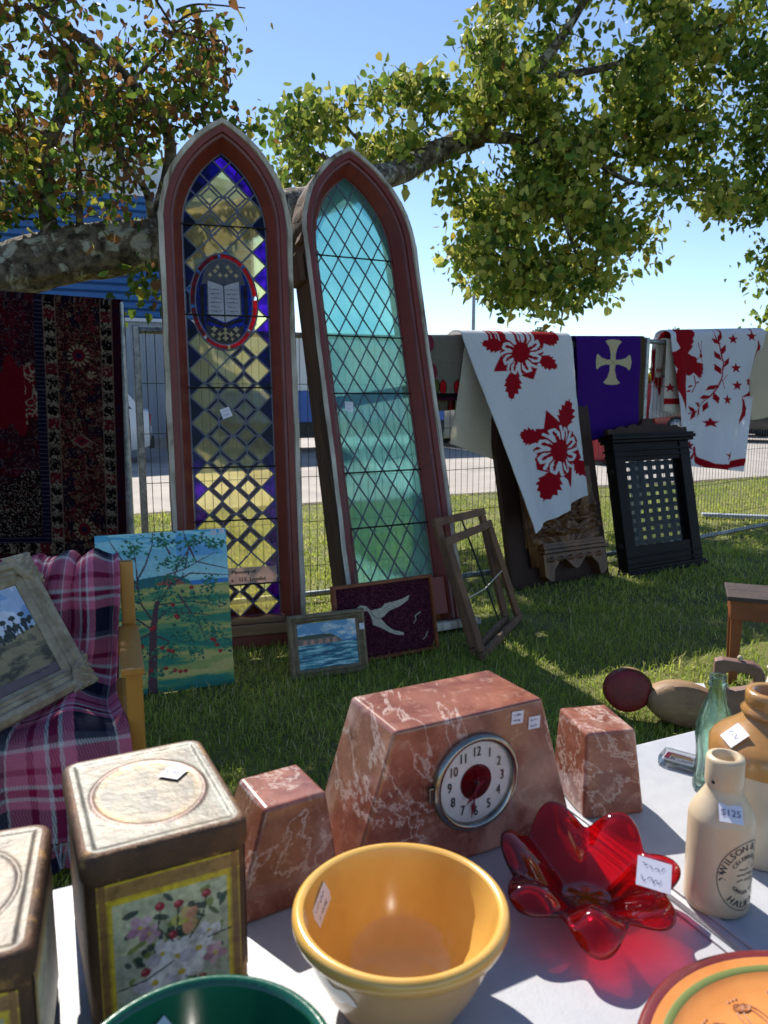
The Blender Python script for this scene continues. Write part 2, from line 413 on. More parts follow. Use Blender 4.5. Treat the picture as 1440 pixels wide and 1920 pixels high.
# ------------------------------------------------------------------ vehicles
def car(name, label, paint, loc, rz, group=None, tall=1.0, pickup=False):
    t = thing(name, label, 'car', loc=loc, rz=rz, group=group)
    W = .86
    sec = [(-2.1, .42, .86, .80), (-2.08, .34, 1.0, .84), (-1.7, .26, 1.05, W), (-1.0, .24, 1.02, W), (0, .23, .98, W), (.9, .24, .96, W), (1.6, .26, .90, W - .02), (2.0, .30, .78, .80), (2.12, .40, .66, .70)]
    rings = []
    for x, z0, z1, w in sec:
        z1 *= tall
        rings.append([(x, -w * .9, z0), (x, -w, z0 + .12), (x, -w * 1.0, (z0 + z1) / 2), (x, -w * .93, z1 - .05), (x, -w * .8, z1), (x, w * .8, z1), (x, w * .93, z1 - .05), (x, w, (z0 + z1) / 2), (x, w, z0 + .12), (x, w * .9, z0)])
    mb = MB().loft(rings, close=True); k = len(rings[0]); mb.f += [tuple(range(k)), tuple(range(len(mb.v) - k, len(mb.v)))]
    obj('body', mb, paint, t, smooth=True, autos=50)
    roof = [(-1.95, .98), (-1.62, 1.40), (-1.2, 1.48), (-.2, 1.5), (.25, 1.44), (1.0, .97)] if not pickup else [(-.5, .98), (-.35, 1.46), (.0, 1.52), (.5, 1.5), (.75, 1.42), (1.3, .97)]
    roof = [(x, z * tall) for x, z in roof]
    rings = [[(x, -W * (.90 - .16 * (z / tall - .97) / .53), z) for x, z in roof], [(x, W * (.90 - .16 * (z / tall - .97) / .53), z) for x, z in roof]]
    mb = MB().loft(rings); mb.f += [tuple(range(len(roof))), tuple(range(2 * len(roof) - 1, len(roof) - 1, -1))]
    cabin = obj('cabin', mb, paint, t, smooth=True, autos=40)
    xc = sum(p[0] for p in roof) / len(roof)
    for sy in (-1, 1):
        pts = []
        for x, z in roof:
            zz = .5 * (z + 1.16 * tall) * .5 + z * .5 - .03; zz = max(zz, 1.0 * tall); xx = xc + (x - xc) * .86
            pts.append((xx, zz))
        pts = [(x, sy * (W * (.905 - .16 * (z / tall - .97) / .53) + .004), z) for x, z in pts]
        obj('side_window', MB().add(pts, [tuple(range(len(pts)))]), 'car_glass', t, fix=False)
    (xa, za), (xb, zb) = roof[0], roof[1]
    for (p, q, nm) in (((roof[0]), (roof[1]), 'rear_window'), (roof[-1], roof[-2], 'windscreen')):
        s = -1 if nm == 'rear_window' else 1; a = Vector((p[0], 0, p[1])); b = Vector((q[0], 0, q[1])); nrm = Vector((s * .012, 0, .01))
        a2, b2 = a.lerp(b, .12) + nrm, a.lerp(b, .9) + nrm
        obj(nm, MB().add([(a2.x, -W * .8, a2.z), (a2.x, W * .8, a2.z), (b2.x, W * .68, b2.z), (b2.x, -W * .68, b2.z)], [(0, 1, 2, 3)]), 'car_glass', t, fix=False)
    for wx in (-1.32, 1.32):
        for sy in (-1, 1):
            M = Matrix.Translation((wx, sy * (W - .10), .33)) @ Matrix.Rotation(math.pi / 2 * sy, 4, 'X')
            w = obj('wheel', MB().lathe([(.0, -.09), (.28, -.1), (.33, -.07), (.33, .07), (.28, .1), (.2, .09)], 20, M), 'tyre', t, smooth=True, autos=40)
            obj('rim', MB().lathe([(0, -.104), (.05, -.12), (.19, -.106), (.2, -.09)], 16, M), 'rim', w, smooth=True)
    for sy in (-1, 1):
        obj('tail_light', MB().box(-2.12, -2.04, sy * .62 - .13, sy * .62 + .13, .70 * tall, .92 * tall, bev=.02), 'tail_light', t)
        obj('headlight', MB().box(1.98, 2.10, sy * .56 - .15, sy * .56 + .15, .58, .70, bev=.02), 'head_light', t)
        obj('mirror', MB().box(.72, .86, sy * (W + .09) - .09, sy * (W + .09) + .09, .98 * tall, 1.1 * tall, bev=.03), paint, t)
    obj('bumper', MB().box(-2.17, -2.05, -.78, .78, .30, .56, bev=.04), 'dark_plastic', t)
    obj('number_plate', MB().box(-2.185, -2.17, -.26, .26, .60, .72), 'head_light', t)
    return t
yawr = math.atan2(ub.y, ub.x)
car('parked_car', 'white car with red tail lights parked below the blue warehouse', 'car_white', gz(178, 872) + Vector((-1.2, .2, .01)), yawr + math.pi, tall=1.08)
car('parked_car', 'black car parked beside a red car beyond the road', 'car_black', gz(1432, 828) + Vector((.2, 0, .01)), yawr + 2.2, tall=1.15)
car('parked_car', 'red car parked next to a black car beyond the road', 'car_red', gz(1408, 824) + Vector((.2, 2.6, .01)), yawr + 2.2, tall=1.2)

tk = thing('box_truck', 'white truck with blue lower band and a blue letter on its side', 'truck', M=frame(gz(700, 846) + Vector((0, 0, .01)), ub))
obj('cargo_box', MB().box(-3.4, 2.2, 0, 2.2, 1.45, 2.75, bev=.04), 'truck_white', tk)
obj('blue_band', MB().box(-3.42, 2.22, -.02, 2.22, .72, 1.448, bev=.02), 'truck_blue', tk)
obj('side_skirt', MB().box(-3.35, 2.15, .05, 2.15, .35, .72), 'dark_plastic', tk)
cb = MB().prism([(2.26, .5), (4.0, .5), (4.1, .8), (4.05, 1.4), (3.5, 2.2), (2.26, 2.3)], .1, 2.1); obj('cab', cb, 'truck_blue', tk)
obj('cab_window', MB().prism([(2.7, 1.45), (3.75, 1.45), (3.4, 2.05), (2.7, 2.1)], .09, .1), 'car_glass', tk)
obj('cab_bumper', MB().box(2.26, 4.15, .05, 2.15, .35, .55, bev=.03), 'grey_metal', tk)
for wx in (-2.4, 3.1):
    for yy in (.16, 2.04):
        M = Matrix.Translation((wx, yy, .42)) @ Matrix.Rotation(math.pi / 2, 4, 'X')
        w = obj('wheel', MB().lathe([(0, -.12), (.34, -.13), (.42, -.09), (.42, .09), (.34, .13), (0, .12)], 22, M), 'tyre', tk, smooth=True, autos=40)
        obj('rim', MB().lathe([(0, -.135), (.22, -.14), (.24, -.12)], 16, M), 'rim', w, smooth=True)
v, f = text_geo('a', .75)
_p = frame(gz(700, 846), ub).inverted() @ gy(571, 725, 17.2)
obj('lettering', MB().add([(x + _p.x, -.012, z + 2.0) for x, z in v], f), 'truck_blue', tk, fix=False)

# ------------------------------------------------------------------ booth, lamp post, red barrier
bo = thing('booth', 'red booth with wavy yellow roof beyond the road', 'booth', loc=gz(1235, 812) + Vector((0, 0, .01)), rz=.35)
for k in range(4): obj('wall_panel', MB().box(-1.2 + k * .6 + .01, -1.2 + (k + 1) * .6 - .01, 0, .05, 0, 1.75, bev=.02), 'booth_red', bo)
obj('side_wall', MB().box(-1.2, 1.2, .06, 1.3, 0, 1.74), 'booth_red', bo)
rr = []
for y in (-.12, 1.4):
    rr.append([(-1.25 + 2.5 * i / 24, y, 1.76 + .30 * abs(math.sin(i / 24 * math.pi * 2)) ** .6) for i in range(25)])
solid(obj('roof', MB().loft(rr), 'booth_yellow', bo, smooth=True), .04, 1)
lp = thing('lamp_post', 'tall thin grey lamp post rising beyond the hung quilts', 'lamp post', loc=gy(885, 760, 34) * 1 - Vector((0, 0, 0)))
lp.location.z = 0; zt = gy(885, 541, 34).z
obj('pole', MB().tube([(0, 0, 0), (0, 0, zt)], [.10, .07], 10), 'pole_grey', lp, smooth=True, autos=40)
obj('arm', MB().tube([(-.62, 0, zt + .38), (-.35, 0, zt + .32), (-.2, 0, zt + .05), (.3, 0, zt + .0)], .035, 6), 'pole_grey', lp)
obj('lamp_head', MB().box(-.8, -.45, -.1, .1, zt + .33, zt + .42, bev=.03), 'pole_grey', lp)
obj('lamp_head', MB().box(.05, .35, -.09, .09, zt - .05, zt + .05, bev=.03), 'pole_grey', lp)
ba = thing('road_barrier', 'narrow red plastic barrier standing on the pale road', 'barrier', loc=gz(1122, 872) + Vector((0, 0, .01)), rz=.4)
obj('panel', MB().box(-.16, .16, -.05, .05, .08, .72, bev=.02), 'booth_red', ba)
for s in (-1, 1): obj('foot', MB().box(s * .1 - .04, s * .1 + .04, -.2, .2, 0, .08, bev=.015), 'dark_plastic', ba)
plk = obj('white_plank', MB().box(-.5, .5, -.05, .05, 0, .04, frame(gz(1405, 975) + Vector((0, 0, .02)), (.9, -.25)), bev=.008), 'grey_metal')
tag(plk, 'white plank lying on the lawn behind the fence', 'plank')

# ------------------------------------------------------------------ fence panels
FEN = []
def fence_panel(a, b, h, label, z0=.06, wires=True, post=.042, name='fence_panel', spacing=.052):
    a, b = Vector(a), Vector(b); d = b - a; L = d.length
    t = thing(name, label, 'fence', M=frame((a.x, a.y, 0), d), group='steel mesh fence panels')
    for x in (0, L):
        obj('post', MB().box(x - post / 2, x + post / 2, -post / 2, post / 2, 0, h, bev=.006), 'galv', t)
    obj('rail', MB().tube([(post / 2 + .002, 0, h - .03), (L - post / 2 - .002, 0, h - .03)], .02, 10), 'galv', t, smooth=True, autos=40)
    obj('rail', MB().tube([(post / 2 + .002, 0, z0), (L - post / 2 - .002, 0, z0)], .02, 10), 'galv', t, smooth=True, autos=40)
    if wires:
        mb = MB(); n = int(L / spacing)
        for i in range(1, n): 
            x = L * i / n; mb.tube([(x, -.022, z0), (x + .003 * math.sin(i * 3), -.022, h - .03)], .0022, 4, cap=False)
        k = 0; z = z0 + .2
        while z < h - .1:
            mb.tube([(.02, -.026, z), (L - .02, -.026, z)], .0022, 4, cap=False); z += .30
        o = obj('wire_mesh', mb, 'wire', t); o['kind'] = 'stuff'
    FEN.append((a, b, h)); return t
FA, FB, FC, FD = Vector((-1.47, 4.66, 0)), Vector((.25, 5.37, 0)), Vector((2.16, 6.52, 0)), Vector((5.2, 8.78, 0))
e = .03
fence_panel((-3.9, 4.05, 0), (-1.46, 4.36, 0), 1.90, 'mesh fence panel carrying the dark persian carpet')
fence_panel(FA, FB - (FB - FA).normalized() * e, 1.80, 'mesh fence panel behind the stained glass windows')
fence_panel(FB + (FC - FB).normalized() * e, FC - (FC - FB).normalized() * e, 1.81, 'mesh fence panel carrying the maple leaf quilt and purple banner')
fence_panel(FC + (FD - FC).normalized() * e, FD, 1.86, 'mesh fence panel carrying the bird and star quilt')
# ------------------------------------------------------------------ trees
def in_poly(x, y, P):
    ins = False; j = len(P) - 1
    for i in range(len(P)):
        if (P[i][1] > y) != (P[j][1] > y) and x < (P[j][0] - P[i][0]) * (y - P[i][1]) / (P[j][1] - P[i][1]) + P[i][0]: ins = not ins
        j = i
    return ins
def leaf_cloud(name, parent, centers, per, spread, size, pal, rng, m='leaf', bract=.1):
    """many folded heart-shaped leaves round the twig ends; pal: list of (weight, colour)"""
    n = len(centers) * per
    c = np.repeat(np.array([tuple(p) for p in centers]), per, 0)
    off = rng.normal(size=(n, 3)) * spread; off[:, 2] *= .75
    pos = c + off; sz = size * rng.uniform(.5, 1.4, n)
    br = rng.random(n) < bract
    # leaf axes: droop direction d, side s, normal
    d = rng.normal(size=(n, 3)) * .75; d[:, 2] -= .8; d /= np.linalg.norm(d, axis=1)[:, None]
    r = rng.normal(size=(n, 3)); s = np.cross(d, r); s /= np.linalg.norm(s, axis=1)[:, None]; nn = np.cross(s, d)
    shape = np.array([(0, 0, 0), (-.30, -.05, .06), (-.46, .30, .13), (-.28, .68, .08), (0, 1.05, -.05), (.28, .68, .08), (.46, .30, .13), (.30, -.05, .06)])
    w = np.where(br, .34, .95)[:, None, None]; ln = np.where(br, 1.25, 1.0)[:, None, None]
    V = pos[:, None, :] + sz[:, None, None] * (shape[None, :, 0, None] * s[:, None] * w + shape[None, :, 1, None] * d[:, None] * ln + shape[None, :, 2, None] * nn[:, None])
    base = (np.arange(n) * 8)[:, None]
    F = np.stack([base + np.array([0, 1, 2, 3]), base + np.array([0, 3, 4, 4]), base + np.array([0, 4, 5, 5]), base + np.array([0, 5, 6, 7])], 1)
    # quads: left half (0,1,2,3)+(0,3,4), right half (0,4,5)+(0,5,6,7)
    Q = np.concatenate([base + np.array([0, 1, 2, 3]), base + np.array([0, 5, 6, 7])], 0); T = np.concatenate([base + np.array([0, 3, 4]), base + np.array([0, 4, 5])], 0)
    wts = np.array([p[0] for p in pal]); wts = wts / wts.sum(); cols = np.array([p[1][:3] for p in pal])
    clump = np.repeat(rng.random(len(centers)), per)
    pick = np.searchsorted(np.cumsum(wts), np.clip(rng.random(n) * .65 + clump * .35, 0, .9999)); col = cols[pick] * rng.uniform(.75, 1.25, (n, 1))
    col[br] = np.array(S(150, 152, 82)[:3]) * rng.uniform(.8, 1.15, (br.sum(), 1))
    me = bpy.data.meshes.new(name); me.vertices.add(n * 8); me.vertices.foreach_set('co', V.reshape(-1, 3).astype(np.float32).ravel())
    idx = np.concatenate([Q.ravel(), T.ravel()]).astype(np.int32); me.loops.add(len(idx)); me.loops.foreach_set('vertex_index', idx)
    st = np.concatenate([np.arange(len(Q)) * 4, Q.size + np.arange(len(T)) * 3]).astype(np.int32)
    me.polygons.add(len(st)); me.polygons.foreach_set('loop_start', st); me.update(calc_edges=True)
    setcol(me, np.repeat(col, 8, 0))
    o = obj(name, me, m, parent); o['kind'] = 'stuff'; return o
def sample_px(poly, n, y0, y1, rng, gap=.27, cs=60):
    xs = [p[0] for p in poly]; ys = [p[1] for p in poly]; out = []
    while len(out) < n:
        x, y = rng.uniform(min(xs), max(xs)), rng.uniform(min(ys), max(ys))
        if in_poly(x, y, poly) and vnoise(x / cs + 9, y / cs + 4, 5) > gap: out.append(gy(x, y, rng.uniform(y0, y1)))
    return out
def grow(mb, skel, tips, rng, r0=.012, jag=.05):
    """connect each tip to the closest point of the growing skeleton with a bent, tapering twig; returns leaf anchors along the twigs"""
    sk = [Vector(p) for p in skel]; rest = list(tips); anchors = []
    rest.sort(key=lambda t: min((t - s).length for s in sk))
    arr = np.array([tuple(p) for p in sk])
    for t in rest:
        k = int(np.argmin(((arr - np.array(tuple(t))) ** 2).sum(1))); a = Vector(arr[k]); L = (t - a).length
        n = max(2, int(L / .12)); pts = []
        for i in range(n + 1):
            f = i / n; p = a.lerp(t, f)
            if 0 < i < n: p += Vector(rng.normal(size=3)) * jag * .6
            p.z += .10 * L * math.sin(f * math.pi) * .5; pts.append(p)
        r = min(r0, .005 + .010 * L)
        mb.tube(pts, [r * (1 - .75 * i / n) + .0012 for i in range(n + 1)], 4, cap=False)
        new = np.array([tuple(p) for p in pts[1:]]); arr = np.concatenate([arr, new])
        anchors.append(t)
        if L > .35: anchors.append(pts[int(n * .7)])
    return anchors
rng = np.random.default_rng(5)
tree = thing('linden_tree', 'big linden tree with lichened limb arching behind the stained glass windows', 'tree', loc=(0, 0, 0))
limb = [gy(-330, 700, 4.95), gy(-150, 585, 4.95), gy(-10, 520, 5.0), gy(130, 478, 5.1), gy(290, 455, 5.25), gy(420, 420, 6.0), gy(560, 385, 7.2), gy(740, 325, 8.7), gy(820, 283, 9.2), gy(900, 255, 9.4)]
tr0 = limb[0]
trunk = [Vector((tr0.x - .35, tr0.y, -.05)), Vector((tr0.x - .33, tr0.y, .5)), Vector((tr0.x - .25, tr0.y, 1.2)), Vector((tr0.x - .1, tr0.y, 1.9)), tr0, limb[1]]
obj('trunk', MB().tube(trunk, [.52, .40, .36, .33, .25, .18], 22, jit=.06), 'bark', tree, smooth=True)
def smooth_path(p, k=5):
    out = []
    for i in range(len(p) - 1):
        a, b, c, d = p[max(i - 1, 0)], p[i], p[i + 1], p[min(i + 2, len(p) - 1)]
        for j in range(k):
            t = j / k; out.append(.5 * ((2 * b) + (c - a) * t + (2 * a - 5 * b + 4 * c - d) * t * t + (3 * b - a - 3 * c + d) * t ** 3))
    return out + [p[-1]]
def bark_tube(path, radii, n=44, sub_=7, amp=.10, seed=1):
    """thick limb with furrowed, knobbly bark in its geometry"""
    q = smooth_path([Vector(x) for x in path], sub_); R = np.interp(np.linspace(0, 1, len(q)), np.linspace(0, 1, len(radii)), radii); rows = []; up = Vector((0, 0, 1)); s = 0
    for i, c_ in enumerate(q):
        d = (q[min(i + 1, len(q) - 1)] - q[max(i - 1, 0)]).normalized(); x = d.cross(up if abs(d.z) < .95 else Vector((0, 1, 0))).normalized(); z = x.cross(d)
        if i: s += (c_ - q[i - 1]).length
        a = np.linspace(0, 2 * np.pi, n, endpoint=False); lump = fbm(np.cos(a) * 1.2 + 7, np.sin(a) * 1.2 + s * 2.2, seed) - .5
        fur = np.abs(fbm(np.cos(a) * 7 + 3, np.sin(a) * 7 + s * 3.0 + 11, seed + 4, 3) - .5)
        rr = R[i] * (1 + .35 * lump + amp * (fur * 4 - .6))
        rows.append([c_ + x * (math.cos(t) * r_) + z * (math.sin(t) * r_) for t, r_ in zip(a, rr)])
    return MB().loft(rows, close=True)
sl = smooth_path(limb[1:], 6); rad = [.18 - .06 * i / (len(sl) - 1) for i in range(len(sl))]
lm = bark_tube(limb[1:], [rad[0], rad[len(rad) // 2], rad[-1]], 48, 22)
subs = [
    ([gy(900, 255, 9.40), gy(980, 262, 9.50), gy(1080, 278, 9.55), gy(1160, 290, 9.65)], 0.0781, 0.0312),
    ([gy(880, 262, 9.40), gy(930, 215, 9.45), gy(990, 150, 9.55), gy(1060, 60, 9.65), gy(1130, -60, 9.75)], 0.0938, 0.0390),
    ([gy(1000, 265, 9.50), gy(1040, 330, 9.45), gy(1060, 420, 9.35), gy(1090, 500, 9.25)], 0.0469, 0.0125),
    ([gy(1080, 278, 9.55), gy(1180, 340, 9.45), gy(1280, 350, 9.45), gy(1370, 368, 9.45)], 0.0390, 0.0094),
    ([gy(980, 150, 9.55), gy(1120, 130, 9.65), gy(1250, 90, 9.75), gy(1390, 30, 9.85)], 0.0548, 0.0187),
    ([gy(820, 283, 9.30), gy(740, 300, 9.25), gy(660, 250, 9.20), gy(640, 200, 9.15)], 0.0390, 0.0094),
    ([gy(700, 345, 9.20), gy(620, 300, 9.15), gy(560, 270, 9.15), gy(530, 225, 9.10)], 0.0312, 0.0079),
    ([gy(290, 420, 5.25), gy(320, 275, 5.2), gy(268, 180, 5.15), gy(180, 90, 5.1), gy(60, 10, 5.1)], .045, .018),
    ([gy(285, 430, 5.25), gy(275, 360, 5.1), gy(230, 300, 5.0), gy(200, 240, 4.95)], .03, .01),
    ([gy(95, 470, 5.1), gy(85, 300, 5.0), gy(115, 210, 5.0), gy(120, 120, 5.0)], .06, .03),
    ([gy(150, 470, 5.1), gy(148, 330, 5.1), gy(150, 230, 5.1), gy(260, 140, 5.1), gy(330, 60, 5.1)], .025, .008),
]
skel = list(sl[3:]); skL = []
for p, ra, rb in subs:
    q = smooth_path([Vector(x) for x in p], 5); lm.tube(q, [ra + (rb - ra) * i / (len(q) - 1) for i in range(len(q))], 8, jit=.08); skel += q
obj('limb', lm, 'bark', tree, smooth=True)
RIGHT = [(520, 240), (560, 185), (640, 205), (690, 175), (770, 152), (800, 195), (815, 125), (900, 65), (935, 0), (920, -220), (1430, -220), (1400, 20), (1345, 100), (1325, 190), (1365, 250), (1300, 285), (1355, 340), (1390, 372), (1340, 392), (1250, 345), (1195, 385), (1215, 430), (1250, 480), (1205, 500), (1175, 470), (1190, 530), (1165, 570), (1105, 540), (1050, 570), (1040, 600), (950, 590), (965, 560), (900, 545), (860, 500), (835, 480), (835, 420), (860, 350), (845, 320), (760, 290), (700, 322), (640, 300), (570, 345), (545, 300)]
LEFT = [(-260, -200), (300, -200), (330, 0), (395, 60), (400, 110), (340, 190), (290, 260), (285, 330), (270, 385), (180, 395), (60, 400), (-60, 440), (-260, 480)]
tw = MB()
tips = sample_px(RIGHT, 350, 8.6, 10.9, rng, .45, 42) + [gy(x, y, 9.0) for x, y in ((545, 245), (560, 215), (640, 215), (655, 195), (750, 175), (770, 165), (700, 200), (600, 240), (540, 340), (560, 370), (535, 375), (620, 230), (500, 350))]
ancR = grow(tw, skel, tips, rng)
lowR = sample_px([(850, 330), (1120, 300), (1180, 460), (1230, 480), (1140, 560), (1000, 590), (900, 540), (840, 470)], 40, 8.7, 10.4, rng, .45, 40); ancR += grow(tw, skel, lowR, rng)
skelL = [p for p in skel if p.x < -.9] + [Vector(p) for p in sl[:8]]
tipsL = sample_px(LEFT, 215, 4.65, 5.9, rng, .36, 50) + [gy(x, y, 5.0) for x, y in ((395, 60), (400, 90), (385, 110), (370, 150), (345, 210), (380, 175), (390, 215), (400, 225), (290, 530), (275, 520), (285, 555), (440, 235), (455, 255))]
ancL = grow(tw, skelL, tipsL, rng)
for p in ([(330, 20), (372, 8), (460, 15)], [(320, 50), (360, 25), (400, 20)], [(340, 62), (390, 75), (420, 82), (424, 130), (432, 150), (428, 175)], [(300, 228), (350, 240), (390, 212)]):
    q = smooth_path([gy(x, y, 5.0) for x, y in p], 4); tw.tube(q, [.009 - .006 * i / len(q) for i in range(len(q))], 5)
o = obj('twigs', tw, 'twig', tree); o['kind'] = 'stuff'
G1, G2, G3, G4, BR, YB = S(62, 88, 36), S(100, 124, 50), S(146, 158, 66), S(186, 184, 92), S(130, 92, 56), S(178, 156, 60)
cr = leaf_cloud('crown', tree, ancR, 42, .140, .090, [(2.6, G1), (3.2, G2), (3.4, G3), (2.6, G4), (.8, YB), (.35, BR)], rng, bract=.14)
leaf_cloud('crown', tree, ancL, 40, .105, .050, [(3, G1), (2.2, G2), (.8, G3), (.5, YB), (2.0, BR), (1.2, S(96, 72, 54))], rng, bract=.04)
t2 = thing('linden_tree', 'second linden tree with dense crown standing beyond the quilts', 'tree', loc=(0, 0, 0))
p0 = gy(1640, 880, 9.6); p0.z = 0
obj('trunk', MB().tube([p0, p0 + Vector((0, 0, 1.6)), p0 + Vector((-.1, .1, 3.6)), p0 + Vector((-.2, 0, 5.5))], [.26, .2, .16, .06], 14, jit=.06), 'bark', t2, smooth=True)
E2 = [(1392, 40), (1420, -160), (1850, -160), (1850, 560), (1600, 620), (1436, 600), (1428, 440), (1385, 425), (1378, 380), (1400, 330), (1385, 270), (1400, 200), (1378, 130)]
tw2 = MB(); anc2 = grow(tw2, [p0 + Vector((-.1 * k / 8, 0, 1.5 + .5 * k)) for k in range(9)], sample_px(E2, 330, 8.8, 10.6, rng), rng, r0=.02)
o = obj('twigs', tw2, 'twig', t2); o['kind'] = 'stuff'
leaf_cloud('crown', t2, anc2, 50, .17, .07, [(3, G1), (4, G2), (2.5, G3), (.8, G4)], rng, bract=.05)
def far_tree(px, py, Y, h, w, label, seed, conif=False):
    r2 = np.random.default_rng(seed); b = gy(px, py, Y); b.z = 0
    t = thing('pine_tree' if conif else 'far_tree', label, 'tree', loc=b, group='trees far beyond the road')
    obj('trunk', MB().tube([(0, 0, 0), (0, 0, h * .8)], [h * .03, h * .008], 8), 'bark', t)
    cs = []
    for k in range(90):
        z = r2.random() ** .8; rr = w * (.5 * (1 - z) + .06 if conif else .5 * math.sqrt(max(0, 1 - (2 * z - 1) ** 2)) + .04) * math.sqrt(r2.random())
        a = r2.random() * 6.28; cs.append(Vector((rr * math.cos(a), rr * math.sin(a), h * (.12 + .88 * z))))
    leaf_cloud('crown', t, cs, 40, h * .035, h * .032, [(3, S(48, 64, 42)), (3, S(66, 84, 52)), (1, S(92, 104, 62))], r2, bract=0)
    return t
far_tree(1255, 780, 46, 4.9, 3.4, 'dark pine tree rising behind the red booth', 1, True)
far_tree(1225, 780, 52, 3.4, 2.6, 'small bushy pine beside the taller pine behind the red booth', 2, True)
far_tree(1010, 780, 70, 6.9, 4, 'round tree top just showing above the maple leaf quilt', 3)
far_tree(1048, 780, 74, 6.6, 3.6, 'smaller round tree top showing above the maple leaf quilt', 4)
far_tree(880, 780, 80, 5.5, 7, 'broad far tree hidden low behind the lamp post', 6)
far_tree(600, 780, 75, 6.5, 6, 'broad far tree showing between the two stained glass windows', 8)

# ------------------------------------------------------------------ grass blades on the lawn
def grass(n, y0, y1, seed, hmin, hmax, w):
    r = np.random.default_rng(seed)
    yy = y0 + (y1 - y0) * r.random(n) ** 1.15; xx = (r.random(n) * 2 - 1) * (yy * .58 + .35)
    cl = fbm(xx * 2.2 + 20, yy * 2.2 + 20, 2); keep = r.random(n) < .15 + cl * 1.3
    dist = (xx - R0.x) * n_road.x + (yy - R0.y) * n_road.y; keep &= dist < -.12 + .3 * (r.random(n) - .5)
    xx, yy, cl = xx[keep], yy[keep], cl[keep]; n = len(xx)
    a = r.random(n) * 6.283; lean = r.random(n) ** 1.0 * 1.25; h = (hmin + (hmax - hmin) * r.random(n) ** 2) * (.6 + cl * .9); ww = w * (.6 + .8 * r.random(n))
    dx, dy = np.cos(a), np.sin(a); z0 = lawn_z(xx, yy) - .003
    b = np.stack([xx, yy, z0], 1); sd = np.stack([-dy, dx, 0 * dx], 1) * ww[:, None] / 2
    m = b + np.stack([dx * h * np.sin(lean) * .45, dy * h * np.sin(lean) * .45, h * .6 * np.cos(lean * .5)], 1)
    t = b + np.stack([dx * h * np.sin(lean) * 1.2, dy * h * np.sin(lean) * 1.2, h * np.cos(lean * .9)], 1)
    V = np.stack([b - sd, b + sd, m + sd * .8, m - sd * .8, t], 1).reshape(-1, 3); k = (np.arange(n) * 5)[:, None]
    c1, c2, c3 = np.array(S(134, 156, 58)[:3]), np.array(S(192, 198, 96)[:3]), np.array(S(214, 198, 140)[:3])
    q = np.clip(r.normal(.42, .25, n) + 1.3 * (fbm(xx * 1.1, yy * 1.1, 8) - .5), 0, 1)[:, None]; col = c1 * (1 - q) + c2 * q; dry = r.random(n) < .06 + .45 * np.clip(fbm(xx * 1.3 + 3, yy * 1.3, 12) - .5, 0, 1); col[dry] = c3
    col *= r.uniform(.75, 1.2, (n, 1))
    Q = k + np.array([0, 1, 2, 3]); T = k + np.array([3, 2, 4])
    me = bpy.data.meshes.new('grass'); me.vertices.add(len(V)); me.vertices.foreach_set('co', V.astype(np.float32).ravel())
    idx = np.concatenate([Q.ravel(), T.ravel()]).astype(np.int32); me.loops.add(len(idx)); me.loops.foreach_set('vertex_index', idx)
    st = np.concatenate([np.arange(n) * 4, Q.size + np.arange(n) * 3]).astype(np.int32); me.polygons.add(len(st)); me.polygons.foreach_set('loop_start', st); me.update(calc_edges=True)
    setcol(me, np.repeat(col, 5, 0)); return me
tag(obj('grass', grass(95000, 2.0, 5.0, 1, .02, .065, .0042), 'grass'), 'short sunlit and shaded grass of the lawn around the sale goods', 'grass', kind='stuff')
tag(obj('grass', grass(150000, 4.8, 13.5, 2, .025, .06, .0075), 'grass'), 'grass of the lawn running back to the pale road', 'grass', kind='stuff')
def rebase(root, loc):
    loc = Vector(loc); root.location = loc
    for ch in root.children: ch.matrix_parent_inverse = Matrix.Translation(-loc)
rebase(tree, (trunk[0].x, trunk[0].y, 0)); rebase(t2, p0)

# ------------------------------------------------------------------ stained glass windows
mat('frame_red', S(122, 46, 34), S(104, 38, 28), 5, .45, bump=.15, bscale=60, c3=S(78, 32, 26), s3=3, r3=(.6, .75))
mat('moulding', S(126, 70, 68), S(106, 56, 56), 6, .45, bump=.1)
mat('trim_white', S(150, 138, 120), S(206, 198, 184), 14, .85, bump=1.0, bscale=45, stretch=(1, 1, .25), c3=S(112, 92, 74), s3=6, r3=(.55, .64))
mat('old_wood', S(98, 68, 46), S(58, 38, 26), 7, .85, bump=1, bscale=30, stretch=(1, 1, .12), c3=S(170, 152, 128), s3=5, r3=(.62, .74))
mat('sill_wood', S(150, 116, 84), S(96, 66, 44), 8, .8, bump=.6, bscale=40, stretch=(.15, 1, 1), c3=S(188, 180, 168), s3=7, r3=(.6, .7))
mat('lead', S(96, 98, 112), S(74, 76, 88), 30, .5, metal=.35, bump=.2, bscale=120)
mat('iron', S(24, 24, 24), S(36, 34, 32), 30, .6, metal=.4)
glass('pane_clear', S(246, 241, 204), .14, .22, 1.03, .05, bump=.2, bscale=26, transl=.10, var=(S(236, 229, 184), 9))
glass('pane_blue', S(58, 58, 164), .1, .4, 1.03, .05, bump=.1, bscale=30, transl=.06, var=(S(20, 20, 90), 20))
glass('pane_purple', S(140, 84, 206), .1, .4, 1.03, .05, bump=.1, bscale=30, transl=.06, var=(S(80, 40, 150), 20))
glass('pane_plum', S(112, 74, 84), .1, .3, 1.03, .05, bump=.1, transl=.08)
glass('pane_red', S(225, 20, 50), .1, .4, 1.03, .05, bump=.15, bscale=60, transl=.12, var=(S(190, 10, 40), 40))
glass('pane_cobalt', S(50, 110, 220), .1, .3, 1.03, .05, bump=.3, bscale=150, transl=.10, var=(S(20, 30, 110), 90))
glass('pane_gold', S(220, 200, 120), .1, .35, 1.03, .05, bump=.2, bscale=50, transl=.08, var=(S(150, 110, 50), 30))
